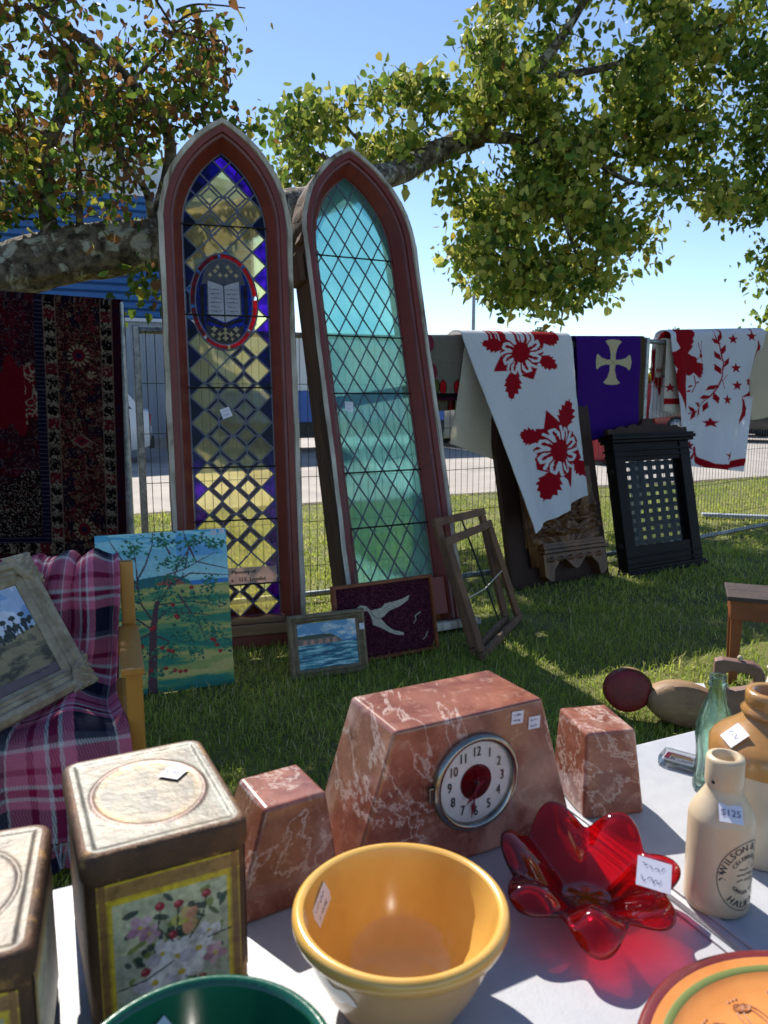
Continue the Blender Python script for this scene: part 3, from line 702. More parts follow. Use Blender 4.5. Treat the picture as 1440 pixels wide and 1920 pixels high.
mat('page_glass', S(206, 206, 214), S(190, 190, 200), 20, .4, transl=.45)
mat('black_paint', S(20, 18, 20), S(30, 27, 26), 30, .6)
mat('ornament', S(208, 196, 158), S(180, 160, 112), 40, .5, transl=.4)
mat('grey_paint', S(84, 86, 96), S(60, 62, 70), 40, .6, transl=.2)
mat('scroll', S(214, 192, 178), S(196, 172, 160), 14, .5, transl=.45)
glass('pane_teal', S(190, 230, 226), .22, .07, 1.05, .06, bump=.5, bscale=30, transl=.24, var=(S(164, 214, 218), 3))

def arch(hw, c, zs, zb, n=18):
    """pointed arch outline, bottom left -> apex -> bottom right; (x, z)"""
    R = hw + c; a1 = math.acos(c / R); L = []
    for i in range(n + 1):
        a = a1 * i / n; L.append((c - R * math.cos(a), zs + R * math.sin(a)))
    J = [(-hw, zb + (zs - zb) * k / 14) for k in range(14)]
    return J + L + [(-x, z) for x, z in reversed(L[:-1])] + [(-x, z) for x, z in reversed(J)]
def clip_convex(poly, clipper):
    """Sutherland-Hodgman; clipper clockwise or not, made ccw"""
    A = sum(clipper[i][0] * clipper[(i + 1) % len(clipper)][1] - clipper[(i + 1) % len(clipper)][0] * clipper[i][1] for i in range(len(clipper)))
    cl = clipper if A > 0 else clipper[::-1]; out = poly
    for i in range(len(cl)):
        (ax, ay), (bx, by) = cl[i], cl[(i + 1) % len(cl)]; inp = out; out = []
        if not inp: return []
        f = lambda p: (bx - ax) * (p[1] - ay) - (by - ay) * (p[0] - ax)
        for k in range(len(inp)):
            p, q = inp[k - 1], inp[k]; fp, fq = f(p), f(q)
            if (fp >= 0) != (fq >= 0):
                t = fp / (fp - fq); out.append((p[0] + t * (q[0] - p[0]), p[1] + t * (q[1] - p[1])))
            if fq >= 0: out.append(q)
    return out
def area(P): return .5 * sum(P[i][0] * P[(i + 1) % len(P)][1] - P[(i + 1) % len(P)][0] * P[i][1] for i in range(len(P)))
def inset(P, d):
    """inset a near-convex polygon by d"""
    if area(P) < 0: P = P[::-1]
    n = len(P); out = []
    for i in range(n):
        (x0, y0), (x1, y1), (x2, y2) = P[i - 1], P[i], P[(i + 1) % n]
        e1 = Vector((x1 - x0, y1 - y0)); e2 = Vector((x2 - x1, y2 - y1))
        if e1.length < 1e-6 or e2.length < 1e-6: out.append((x1, y1)); continue
        e1.normalize(); e2.normalize(); n1 = Vector((-e1.y, e1.x)); n2 = Vector((-e2.y, e2.x)); b = n1 + n2
        if b.length < 1e-4: out.append((x1, y1)); continue
        b = b.normalized(); k = d / max(.35, b.dot(n1)); out.append((x1 + b.x * k, y1 + b.y * k))
    return P, out
def dedupe(P, e=1e-4):
    out = []
    for p in P:
        if not out or math.hypot(p[0] - out[-1][0], p[1] - out[-1][1]) > e: out.append(p)
    if len(out) > 1 and math.hypot(out[0][0] - out[-1][0], out[0][1] - out[-1][1]) < e: out.pop()
    return out
def came_ring(mb, outer, inner, y0, y1):
    n = len(outer); vs = [(x, y1, z) for x, z in outer] + [(x, y0, z) for x, z in outer] + [(x, y0, z) for x, z in inner] + [(x, y1, z) for x, z in inner]
    fs = []
    for i in range(n):
        j = (i + 1) % n; fs += [(n + i, n + j, 2 * n + j, 2 * n + i), (2 * n + i, 2 * n + j, 3 * n + j, 3 * n + i)]
    mb.add(vs, fs)
def pane(poly, m, win, gy_, came, lw=.0042, th=.003, name='pane', shared=None):
    poly = dedupe(poly)
    if len(poly) < 3 or abs(area(poly)) < 2.2e-4: return None
    outer, inner = inset(poly, lw)
    if area(inner) <= 4e-5: return None
    came_ring(came, outer, inner, gy_ - .004, gy_ + .004)
    return obj(name, MB().prism(inner, gy_ - th / 2, gy_ + th / 2), m, win, fix=True)

def window_frame(win, hw, c, zs, zb, depth, prof, sill_top, side_mat):
    """prof: list of (offset from the outer edge, depth y, part name, material): one part per consecutive pair"""
    for (o0, y0, _, _), (o1, y1, nm, m) in zip(prof[:-1], prof[1:]):
        A = arch(hw - o0, c, zs, zb if o0 < .118 else zb); Bq = arch(hw - o1, c, zs, zb)
        if nm == 'outer_trim':
            jt = lambda i, s_: .0022 * math.sin(i * 2.6 + s_) + .0022 * math.sin(i * 5.3 + 2 * s_)
            A = [(x + jt(i, hw * 9), z) for i, (x, z) in enumerate(A)]; Bq = [(x + jt(i, hw * 5 + 2) * .7, z) for i, (x, z) in enumerate(Bq)]
        mb = MB().loft([[(x, y0, z) for x, z in A], [(x, y1, z) for x, z in Bq]])
        if nm: obj(nm, mb, m, win, smooth=True, autos=30, fix=False)
    A = arch(hw, c, zs, zb); wob = lambda i: .004 * math.sin(i * 2.3) + .003 * math.sin(i * 5.1)
    mb = MB().loft([[(x, 0, z) for x, z in A], [(x + 2 * wob(i), depth * .5, z + wob(i + 3)) for i, (x, z) in enumerate(A)], [(x, depth, z) for x, z in A]])
    obj('outer_side', mb, side_mat, win, smooth=True, autos=40, fix=False)
    Ai = arch(hw - .125, c, zs, zb); obj('frame_back', MB().loft([[(x, depth, z) for x, z in A], [(x, depth, z) for x, z in Ai], [(x, prof[-1][1], z) for x, z in Ai]]), side_mat, win, fix=False)

PROF = [(0, 0, '', ''), (.026, -.004, 'outer_trim', 'trim_white'), (.028, .008, 'trim_edge', 'trim_white'), (.060, .012, 'frame_face', 'frame_red'), (.063, .030, 'frame_step', 'frame_red'), (.076, .034, 'moulding', 'moulding'), (.080, .046, 'moulding_step', 'moulding'), (.122, .105, 'splay', 'frame_red'), (.125, .122, 'glazing_bead', 'frame_red')]
# --- left window: diamonds, purple borders, open book medallion
YL = math.radians(17); ul = (math.cos(YL), math.sin(YL))
ML = frame((-.776, 4.10, .0), ul, lean=math.radians(6.4))
wl = thing('stained_glass_window', 'tall pointed stained glass window with yellow diamonds and an open book medallion', 'window', M=ML)
hw, cc, zs, zb = .355, .29, 2.31, .05
PX = lambda px, py, M, d=.11: (lambda P, n: M.inverted() @ gpl(px, py, P, n))(M @ Vector((0, d, 0)), (M.to_3x3() @ Vector((0, 1, 0))))
window_frame(wl, hw, cc, zs, zb, .17, PROF, .3, 'old_wood')
GH = hw - .125; GYL = .118
gbot = PX(440, 1158, ML).z
OUT = arch(GH, cc, zs, gbot)
med = PX(419, 566, ML); mrx, mrz = .182, .262; mcx, mcz = med.x + .004, med.z
came = MB()
def push_out(P, cx, cz, rx, rz):
    D = []
    for i in range(len(P)):
        a, b = P[i], P[(i + 1) % len(P)]
        for k in range(6): D.append((a[0] + (b[0] - a[0]) * k / 6, a[1] + (b[1] - a[1]) * k / 6))
    ins = [((x - cx) / rx) ** 2 + ((z - cz) / rz) ** 2 < 1 for x, z in D]
    if all(ins): return []
    if not any(ins): return P
    out = []
    for (x, z), i_ in zip(D, ins):
        if i_:
            k = 1 / max(1e-3, math.sqrt(((x - cx) / rx) ** 2 + ((z - cz) / rz) ** 2)); x, z = cx + (x - cx) * k, cz + (z - cz) * k
        out.append((x, z))
    return dedupe(out, .002)
w_, h_ = .1485, .1465
nrow = int((OUT[len(OUT) // 2][1] - gbot) / h_) + 2
def dia(x, z, s=1.0): return [(x - w_ / 2 * s, z), (x, z - h_ / 2 * s), (x + w_ / 2 * s, z), (x, z + h_ / 2 * s)]
apexz = max(z for x, z in OUT); memz0, memz1 = PX(470, 1096, ML).z, PX(470, 1062, ML).z
def put(P, m, nm='pane'):
    P = clip_convex(P, OUT)
    if len(P) < 3: return
    czn = sum(p[1] for p in P) / len(P)
    if memz0 < czn < memz1: return
    P = push_out(P, mcx, mcz, mrx + .004, mrz + .004)
    if len(P) >= 3: pane(P, m, wl, GYL, came, name=nm)
for k in range(nrow + 1):
    zA = gbot + h_ / 2 + k * h_; zB = gbot + k * h_; up = zB > mcz + .1
    for i in (-1, 0, 1):
        d = dia(i * w_, zA); m = 'pane_clear'
        if zA > apexz - .16: m = 'pane_purple'
        elif zA > apexz - .30 and i: m = 'pane_blue' if i < 0 else 'pane_purple'
        put(d, m)
    for i in (-.5, .5):
        o_, q_ = dia(i * w_, zB), dia(i * w_, zB, .64)
        if zB > apexz - .2: put(o_, 'pane_blue' if i < 0 else 'pane_purple'); continue
        inside = all(p[1] > gbot and abs(p[0]) < GH for p in o_) and not any(((x - mcx) / mrx) ** 2 + ((z - mcz) / mrz) ** 2 < 1.02 for x, z in o_) and not (memz0 - .03 < zB < memz1 + .03) and clip_convex(o_, OUT) and abs(area(clip_convex(o_, OUT))) > .97 * abs(area(o_))
        if not inside: put(o_, 'pane_clear' if zB > gbot + .1 else 'pane_plum'); continue
        for e in range(4): put([o_[e], o_[(e + 1) % 4], q_[(e + 1) % 4], q_[e]], 'pane_plum' if not up else 'pane_clear', 'border_strip')
        put(q_, 'pane_clear')
    for s in (-1, 1):
        x = s * 1.5 * w_; m = 'pane_blue' if (zB > gbot + 1.0 and not (s > 0 and abs(zB - mcz) < .3)) else 'pane_purple'
        put([(x, zB - h_ / 2), (x - s * w_ / 2, zB), (x, zB + h_ / 2), (x + s * .05, zB + h_ / 2), (x + s * .05, zB - h_ / 2)], m)
obj('lead_came', came, 'lead', wl)
obj('lead_edge', MB().loft([[(x, GYL - .005, z) for x, z in OUT + OUT[:1]], [(x * .97, GYL - .005, z - (.006 if z > zs else 0) + (.008 if z < gbot + .01 else 0)) for x, z in OUT + OUT[:1]]]), 'lead', wl, fix=False)
for py in (425, 592, 727, 876, 976, 1098):
    z = PX(430, py, ML).z; hwz = min(GH, next((abs(x) for x, zz in reversed(OUT[:len(OUT) // 2]) if zz <= z), GH)) if z > zs else GH
    obj('saddle_bar', MB().tube([(-hwz - .004, GYL - .012, z), (hwz + .004, GYL - .012, z)], .0045, 8), 'iron', wl, smooth=True, autos=40)
# memorial scroll with blackletter words
xs0, xs1 = -.20, .215
obj('scroll', MB().box(xs0, xs1, GYL - .009, GYL - .005, memz0 + .006, memz1 - .004), 'scroll', wl)
tx = MB()
for s_, x_, z_, sz in (('Memory of', PX(458, 1074, ML).x - .005, .72, .030), ('U.E. Loyalist', PX(475, 1086, ML).x - .005, .30, .030), ('s.', PX(436, 1086, ML).x, .30, .030)):
    v, f = text_geo(s_, sz); zc = memz0 + (memz1 - memz0) * z_
    for dx in (0, .0012, .0024): tx.add([(x + x_ + dx, GYL - .0098 - dx * .1, z + zc) for x, z in v], f)
obj('lettering', tx, 'black_paint', wl, fix=False)
# medallion
def ellp(rx, rz, a0, a1, n): return [(mcx + rx * math.cos(a0 + (a1 - a0) * i / n), mcz + rz * math.sin(a0 + (a1 - a0) * i / n)) for i in range(n + 1)]
g = GYL - .004
for k in range(8):
    a0, a1 = k * math.pi / 4 + .04 + .1, (k + 1) * math.pi / 4 - .04 + .1
    P = ellp(mrx, mrz, a0, a1, 8) + ellp(mrx - .022, mrz - .022, a0, a1, 8)[::-1]; obj('ring_pane', MB().prism(P, g - .0015, g + .0015), 'pane_red', wl)
rc = MB(); full = ellp(mrx + .005, mrz + .005, 0, 2 * math.pi, 48)[:-1]; rc2 = ellp(mrx, mrz, 0, 2 * math.pi, 48)[:-1]; came_ring(rc, full, rc2, g - .005, g + .003)
came_ring(rc, ellp(mrx - .022, mrz - .022, 0, 2 * math.pi, 48)[:-1], ellp(mrx - .029, mrz - .029, 0, 2 * math.pi, 48)[:-1], g - .005, g + .003); obj('medallion_came', rc, 'lead', wl)
I = ellp(mrx - .027, mrz - .027, 0, 2 * math.pi, 48)[:-1]
def piece(nm, P, m, lay, cl=True):
    P = [(mcx + x * 1.42, mcz + z * 1.46) for x, z in P]
    if cl: P = clip_convex(P, I)
    if len(P) >= 3: obj(nm, MB().prism(P, g - .0012 - .0022 * lay, g + .0006 - .0022 * lay), m, wl)
piece('blue_ground', [(-.2, -.2), (.2, -.2), (.2, .2), (-.2, .2)], 'pane_cobalt', 0)
piece('tracery', [(-.085, .065), (.085, .065), (.06, .16), (-.06, .16)], 'grey_paint', 1)
for s in (-1, 1):
    piece('gold_column', [(s * .078, -.085), (s * .092, -.085), (s * .09, .06), (s * .076, .06)], 'pane_gold', 1)
    piece('book_page', [(s * .002, -.078), (s * .062, -.052), (s * .060, .078), (s * .002, .060)], 'page_glass', 2)
    piece('page_edge', [(s * .062, -.056), (s * .067, -.052), (s * .065, .074), (s * .060, .078)], 'grey_paint', 3)
    mb = MB()
    for k in range(7):
        z = .045 - k * .016; scribble(mb, mcx + min(s * .017, s * .074), mcx + max(s * .017, s * .074), mcz + z * 1.46, .006, g - .009, 40 + k, n=10, w=.003)
    obj('page_text', mb, 'black_paint', wl, fix=False)
piece('book_cover', [(-.072, -.07), (0, -.096), (.072, -.07), (.072, -.058), (0, -.082), (-.072, -.058)], 'pane_gold', 1)
piece('book_spine', [(-.002, -.08), (.002, -.08), (.002, .06), (-.002, .06)], 'black_paint', 3)
piece('dark_ground', [(-.075, -.09), (0, -.1), (.075, -.09), (.05, -.16), (-.05, -.16)], 'black_paint', 1)
for (x, z, r) in [(0, -.118, .009), (.022, -.122, .008), (-.022, -.122, .008), (0, -.137, .009), (.042, -.103, .009), (-.042, -.103, .009), (.048, -.125, .007), (-.048, -.125, .007), (0, -.103, .006), (.026, -.14, .006), (-.026, -.14, .006)] + [(s * x, .1 + z, .007) for s in (-1, 1) for x, z in ((.012, .0), (.03, .015), (.05, .0), (.02, .03))]:
    P = [(x + r * (1 + .35 * math.cos(4 * t)) * math.cos(t), z + r * (1 + .35 * math.cos(4 * t)) * math.sin(t)) for t in [i * math.pi / 8 for i in range(16)]]
    piece('ornament', P, 'ornament', 2)
s1 = PX(424, 774, ML); sticker(wl, Matrix.Translation((s1.x, GYL - .004, s1.z)) @ Matrix.Rotation(-.35, 4, 'Y'), .055, .055, 3)
# sill and bottom rail
obj('bottom_rail', MB().box(-.28, .28, .045, .16, .14, gbot + .004, bev=.004), 'frame_red', wl)
obj('sill', MB().box(-.375, .375, -.03, .19, .075, .135, bev=.008), 'sill_wood', wl)
obj('bottom_board', MB().box(-.352, .352, -.006, .168, .0, .07, bev=.005), 'frame_red', wl)
obj('ledge', MB().box(-.24, .235, .0, .044, .137, .165, bev=.004), 'sill_wood', wl)

# --- right window: plain teal lattice
YR = math.radians(28.5); ur = (math.cos(YR), math.sin(YR))
MR = frame((.172, 4.355, .0), ur, lean=math.radians(15.5))
wr = thing('stained_glass_window', 'pointed window of pale teal lattice glass leaning with bare weathered side', 'window', M=MR)
hw2, c2, zs2, zb2 = .388, .30, 2.41, .05
window_frame(wr, hw2, c2, zs2, zb2, .20, PROF, .3, 'old_wood')
G2 = hw2 - .125; GYR = .118; gb2 = PX(700, 1092, MR).z - .02
OUT2 = arch(G2, c2, zs2, gb2); came = MB(); dw, dh = .1165, .1905
top2 = max(z for x, z in OUT2)
for k in range(-1, int((top2 - gb2) / dh * 2) + 2):
    for i in range(-3, 4):
        x = (i + (.5 if k % 2 else 0)) * dw; z = gb2 + .03 + k * dh / 2
        P = clip_convex([(x - dw / 2, z), (x, z - dh / 2), (x + dw / 2, z), (x, z + dh / 2)], OUT2)
        if len(P) > 2: pane(P, 'pane_teal', wr, GYR, came, lw=.0036)
obj('lead_came', came, 'lead', wr)
obj('lead_edge', MB().loft([[(x, GYR - .005, z) for x, z in OUT2 + OUT2[:1]], [(x * .972, GYR - .005, z - (.006 if z > zs2 else 0) + (.008 if z < gb2 + .01 else 0)) for x, z in OUT2 + OUT2[:1]]]), 'moulding', wr, fix=False)
for py in (484, 631, 738, 887, 992):
    z = PX(660, py, MR).z; hwz = min(G2, next((abs(x) for x, zz in reversed(OUT2[:len(OUT2) // 2]) if zz <= z), G2)) if z > zs2 else G2
    obj('saddle_bar', MB().tube([(-hwz - .004, GYR - .012, z), (hwz + .004, GYR - .012, z)], .005, 8), 'iron', wr, smooth=True, autos=40)
s1 = PX(655, 762, MR); sticker(wr, Matrix.Translation((s1.x, GYR - .005, s1.z)) @ Matrix.Rotation(.1, 4, 'Y'), .055, .06, 5)
obj('bottom_rail', MB().box(-.29, .29, .045, .19, .09, gb2 + .004, bev=.004), 'frame_red', wr)
obj('sill', MB().box(-.41, .43, -.09, .2, .0, .048, bev=.01), 'trim_white', wr)
# weathered moulding and bracket along the outside of the left jamb
obj('nailed_batten', MB().bar((-hw2 - .016, .05, 2.38), (-.19, .05, 2.87), .07, .022, up=(.5, 0, -.4), bev=.004), 'old_wood', wr)
obj('nailed_block', MB().box(-hw2 - .05, -hw2 - .006, .02, .15, 2.14, 2.32, bev=.01), 'old_wood', wr)
# ------------------------------------------------------------------ textiles hung on the fence
mat('quilt', (.94, .94, .96, 1), (1, 1, 1, 1), 60, .9, attr=True, bump=.25, bscale=140, transl=.42, spec=.15)
mat('rug_weave', (.75, .75, .75, 1), (1, 1, 1, 1), 160, .95, attr=True, bump=.5, bscale=260, transl=.06, spec=.1)
mat('carpet_pile', (.6, .6, .6, 1), (1.0, 1.0, 1.0, 1), 120, 1.0, attr=True, bump=.5, bscale=200, spec=.05)
mat('banner_cloth', (.9, .9, .9, 1), (1, 1, 1, 1), 90, .85, attr=True, bump=.15, bscale=200, transl=.3, spec=.15)
def cloth(name, label, cat, quad, fence, m, nu, nv, draw, base, off=.045, folds=None, back=.5, thick=.008, quiltb=0.0, group=None, rail=True, tilt=0.0):
    a, b = fence; d = (b - a).normalized(); n = Vector((d.y, -d.x, 0)); P0 = a + n * off + Vector((0, 0, 1.8)); n0 = n; nt = (n + Vector((0, 0, tilt))).normalized()
    TL, TR, BR, BL = [np.array(q, float) for q in quad]
    u, v = np.meshgrid(np.linspace(0, 1, nu), np.linspace(0, 1, nv))
    pxy = ((1 - v) * (1 - u))[..., None] * TL + ((1 - v) * u)[..., None] * TR + (v * u)[..., None] * BR + (v * (1 - u))[..., None] * BL
    X, Y = pxy[..., 0], pxy[..., 1]
    rx = (X - 720) / FPX; ry = (960 - Y) / FPX; cp, sp = math.cos(PITCH), math.sin(PITCH)
    R = np.stack([rx, cp + ry * sp, -sp + ry * cp], -1); nn = np.array(nt)
    t = (np.array(P0 - CAMP) @ nn) / (R @ nn); W = np.array(CAMP) + R * t[..., None]
    amp = np.clip(v * 4, .15, 1)
    f = folds(u, v) * amp if folds is not None else 0 * u
    if quiltb: f = f + quiltb * (np.abs(np.sin((X + Y) * .42)) + np.abs(np.sin((X - Y) * .42)))
    f = f + .004 * (fbm(X * .05, Y * .05, 4) - .5) * 2
    nn = np.array(n); W = W + f[..., None] * nn
    can = Can(X, Y, base); draw(can, u.ravel(), v.ravel())
    col = can.c.reshape(nv, nu, 3)
    if rail:
        rows = []; top = W[0]; nb = max(6, int(back / .03)); cb = []
        for k in range(nb, 0, -1):
            p = top - nn * (2 * off + .01 + .01 * np.sin(u[0] * 20 + k * .3)[:, None]); p = p.copy(); p[:, 2] -= back * k / nb; rows.append(p); cb.append(col[min(nv - 1, int(k / nb * nv * .8))])
        for k in range(7):
            aa = math.pi * (1 - k / 7); p = top - nn * (off * (1 - math.cos(aa))); p = p.copy(); p[:, 2] += off * .6 * math.sin(aa); rows.append(p); cb.append(col[0])
        W = np.concatenate([np.array(rows), W], 0); col = np.concatenate([np.array(cb), col], 0)
    org = W[-1].mean(0); me = grid_mesh(name, W - org, col.reshape(-1, 3))
    o = obj(name, me, m); o.location = Vector(org); solid(o, thick, 0); tag(o, label, cat, group); return o
RED, WHT = S(176, 20, 36), S(236, 236, 236)
def leafp(cx, cy, L, W, ang, n=5):
    """lobed applique leaf: stem at c, pointing along ang"""
    ca, sa = math.cos(ang), math.sin(ang); R_, L_ = [], []
    for i in range(n * 2 + 1):
        t = i / (n * 2); w = W * math.sin(math.pi * min(1, t * .85 + .12)) * (1.0 if i % 2 else .72); fx = L * (t - (.08 if i % 2 == 0 else 0))
        R_.append((cx + fx * ca - w * sa, cy + fx * sa + w * ca)); L_.append((cx + fx * ca + w * sa, cy + fx * sa - w * ca))
    return R_ + [(cx + L * 1.04 * ca, cy + L * 1.04 * sa)] + L_[::-1]
def medallion(c, cx, cy, r, sx=.88, spikes=(), leaves=(), rot=.2):
    for ang, L in spikes:
        a = math.radians(ang); c.poly([(cx + L * math.cos(a) * sx, cy + L * math.sin(a)), (cx + r * 1.0 * math.cos(a + .42) * sx, cy + r * 1.0 * math.sin(a + .42)), (cx + r * 1.0 * math.cos(a - .42) * sx, cy + r * 1.0 * math.sin(a - .42))], RED)
    for x, y, L, W, ang in leaves: c.poly(leafp(x, y, L, W, math.radians(ang)), RED)
    c.poly([(cx + (r * (1 + .07 * math.cos(16 * t))) * math.cos(t) * sx, cy + (r * (1 + .07 * math.cos(16 * t))) * math.sin(t)) for t in np.linspace(0, 6.283, 96)], RED)
    for k in range(8):
        a = rot + k * math.pi / 4
        def q(rr, da): return (cx + rr * math.cos(a + da) * sx, cy + rr * math.sin(a + da))
        # an open loop and a flaring stalk
        pts = [q(r * .50, .30), q(r * .72, .36), q(r * .9, .22), q(r * .92, .02), q(r * .72, -.02), q(r * .48, .05)]
        c.line(pts, r * .115, WHT)
        c.line([q(r * .50, -.10), q(r * .74, -.16), q(r * .96, -.26)], r * .12, WHT)
    c.ell(cx, cy, r * .40 * sx, r * .40, RED)
    for k in range(8):
        a = rot + .2 + k * math.pi / 4; c.line([(cx, cy), (cx + r * .56 * math.cos(a) * sx, cy + r * .56 * math.sin(a))], r * .13, RED)
def draw_q1(c, u, v):
    c.mulnoise(.02, .02, .03, 3)
    medallion(c, 977, 661, 43, spikes=[(150, 72), (62, 58), (215, 60), (-30, 60)], leaves=[(940, 650, 40, 16, 190), (1012, 672, 36, 15, 32), (966, 702, 50, 21, 98), (1020, 640, 30, 14, -15)])
    medallion(c, 1048, 845, 47, spikes=[(-112, 82), (62, 80), (-140, 62), (140, 56), (15, 58), (-30, 50)], leaves=[(1054, 800, 54, 23, -72), (1010, 822, 36, 18, 190), (1036, 888, 54, 22, 104), (1090, 868, 34, 16, 50)])
q1f = lambda u, v: .045 * np.sin(u * 10 + v * 2.2) * (.5 + .5 * v) + .04 * (v ** 2) * np.sin(u * 5 + 1) + .012 * (fbm(u * 6 + v * 3, v * 5, 21) - .5) + .010 * np.sin(u * 26 + 4 * v) * np.clip(v - .1, 0, 1)
cloth('quilt', 'white quilt with two large red leaf medallions pulled to a point', 'quilt', [(868, 634), (1072, 638), (1110, 930), (994, 998)], (FB, FC), 'quilt', 210, 330, draw_q1, WHT, off=.10, folds=q1f, back=.7, tilt=.30)
def draw_plain(c, u, v): c.mulnoise(.03, .03, .04, 6)
cloth('quilt', 'plain cream underside of a quilt hanging beside the leaf medallions', 'quilt', [(872, 642), (960, 642), (955, 872), (842, 832)], (FB, FC), 'quilt', 70, 130, draw_plain, S(226, 220, 204), off=.055, folds=lambda u, v: .012 * np.sin(u * 8 + v), back=.6, quiltb=.0035)
def draw_rug(c, u, v):
    c.c *= (.85 + .3 * fbm(c.X * .25, c.Y * 1.4, 7))[:, None]
    for x, y in ((800, 645), (806, 698)):
        c.ell(x, y, 13, 17, S(120, 46, 62)); c.ell(x - 2, y + 2, 8, 11, S(150, 70, 88)); c.line([(x, y - 15), (x, y + 15)], 1.5, S(40, 20, 24))
    for x, col in ((816, S(84, 92, 44)), (830, S(170, 24, 30)), (858, S(170, 24, 30)), (869, S(84, 92, 44))):
        c.ell(x, 726, 7.5, 14, S(30, 22, 20)); c.ell(x, 726, 6, 12.5, col)
    c.poly([(780, 737), (890, 737), (890, 752), (780, 752)], S(26, 16, 18)); c.poly([(780, 746), (890, 746), (890, 752), (780, 752)], S(70, 22, 44))
cloth('hooked_rug', 'grey hooked rug with red tulips and a dark hem', 'rug', [(785, 635), (884, 634), (876, 750), (790, 751)], (FB, FC), 'rug_weave', 110, 120, draw_rug, S(122, 116, 106), off=.04, folds=lambda u, v: .006 * np.sin(u * 7), back=.5, thick=.01)
def draw_ban(c, u, v):
    cr_ = S(214, 198, 160); cx, cy = 1149, 679
    for k in range(4):
        a = math.radians(-88 + 90 * k); L = 42 if k % 2 == 0 else 32
        ca, sa = math.cos(a), math.sin(a)
        def q(f, s): return (cx + f * ca - s * sa, cy + f * sa + s * ca)
        c.poly([q(0, 5), q(0, -5), q(L * .35, -4.5), q(L * .7, -8), q(L * .92, -15), q(L, -9), q(L * 1.01, 0), q(L, 9), q(L * .92, 15), q(L * .7, 8), q(L * .35, 4.5)], cr_)
    c.ell(cx, cy, 7, 7, cr_); c.line([(cx - 4, cy - 4), (cx + 4, cy + 4)], 1, S(150, 130, 90)); c.line([(cx - 4, cy + 4), (cx + 4, cy - 4)], 1, S(150, 130, 90))
    e = u > .93; c.put(e, S(26, 20, 30)); c.put(e & (np.sin(v * 190 + u * 200) > .2), S(150, 120, 78), .7)
    c.put((u > .925) & (u < .935), S(90, 70, 60))
cloth('altar_banner', 'purple cloth banner with a cream flared cross and braided edge', 'banner', [(1080, 636), (1210, 636), (1203, 806), (1084, 832)], (FB, FC), 'banner_cloth', 170, 200, draw_ban, S(66, 24, 128), off=.046, folds=lambda u, v: .008 * np.sin(u * 8 + 1) + .004 * np.sin(v * 9), back=.5, thick=.004)
Z4 = lambda x, y: (1180 + x / 5.538, 620 + y / 5.538)
def star(c, x, y, r):
    c.poly([(x + (r if k % 2 == 0 else r * .42) * math.sin(k * math.pi / 5), y - (r if k % 2 == 0 else r * .42) * math.cos(k * math.pi / 5)) for k in range(10)], RED)
def draw_q2(c, u, v):
    c.mulnoise(.02, .02, .03, 5)
    c.poly([Z4(*p) for p in [(478, 40), (675, 40), (652, 90), (668, 110), (640, 150), (655, 165), (600, 235), (640, 258), (680, 275), (695, 300), (690, 330), (780, 345), (765, 365), (792, 400), (770, 420), (790, 450), (745, 455), (765, 485), (715, 480), (728, 515), (690, 470), (660, 440), (620, 468), (570, 462), (575, 430), (566, 560), (572, 700), (562, 835), (530, 760), (500, 690), (465, 600), (448, 500), (470, 400), (440, 330), (400, 290), (398, 235), (470, 215), (512, 180), (480, 110)]], RED)
    vine = [Z4(*p) for p in [(885, 40), (935, 160), (955, 330), (940, 480), (905, 590), (850, 690), (770, 780), (690, 840), (600, 862)]]; c.line(vine, 1.8, RED)
    for (x, y, a) in [(900, 110, 215), (935, 70, 285), (965, 200, 290), (915, 260, 240), (985, 330, 300), (915, 400, 250), (870, 590, 150), (888, 700, 80), (810, 690, 170), (820, 790, 110), (720, 770, 205), (735, 850, 115), (640, 820, 220), (650, 880, 120)]:
        a = math.radians(a); x, y = Z4(x, y); L = 11; c.poly([(x - L * math.cos(a), y - L * math.sin(a)), (x - 4 * math.sin(a), y + 4 * math.cos(a)), (x + L * math.cos(a), y + L * math.sin(a)), (x + 4 * math.sin(a), y - 4 * math.cos(a))], RED)
    c.line([Z4(985, 462), Z4(940, 520), Z4(955, 600)], 1.2, RED)
    c.line([Z4(660, 470), Z4(675, 560), Z4(640, 640)], 1.6, RED); c.line([Z4(675, 545), Z4(705, 535)], 2, RED)
    for x, y in ((622, 578), (605, 628)): c.ell(*Z4(x, y), 4.5, 1.8, RED, rot=-.3)
    c.line([Z4(695, 300), Z4(735, 255), Z4(740, 110)], 1.2, RED); c.line([Z4(735, 255), Z4(705, 120)], 1.2, RED); c.ell(*Z4(733, 262), 3, 4, RED); c.line([Z4(735, 260), Z4(755, 320)], 1.2, RED)
    for x, y in ((1068, 90), (1090, 390), (1098, 570), (1255, 528), (992, 718), (845, 958), (1025, 1300), (1262, 60), (612, 1195)): star(c, *Z4(x, y), 10.3)
    c.poly([Z4(*p) for p in [(1330, 85), (1375, 160), (1372, 230), (1300, 358), (1318, 250), (1340, 170)]], RED)
    c.poly([Z4(*p) for p in [(1158, 682), (1250, 660), (1310, 615), (1332, 575), (1340, 640), (1290, 680), (1210, 690)]], RED)
    c.poly([Z4(*p) for p in [(1165, 690), (1220, 730), (1250, 800), (1240, 880), (1165, 975), (1165, 930), (1195, 840), (1190, 760)]], RED)
    c.line([(1303, 842), (1310, 860), (1330, 874), (1360, 877), (1396, 866)], 11, RED, w2=13)
    c.poly([Z4(*p) for p in [(510, 1205), (595, 1145), (570, 1210), (510, 1255)]], RED); c.poly([Z4(*p) for p in [(615, 1320), (685, 1230), (700, 1330), (670, 1290), (640, 1340)]], RED)
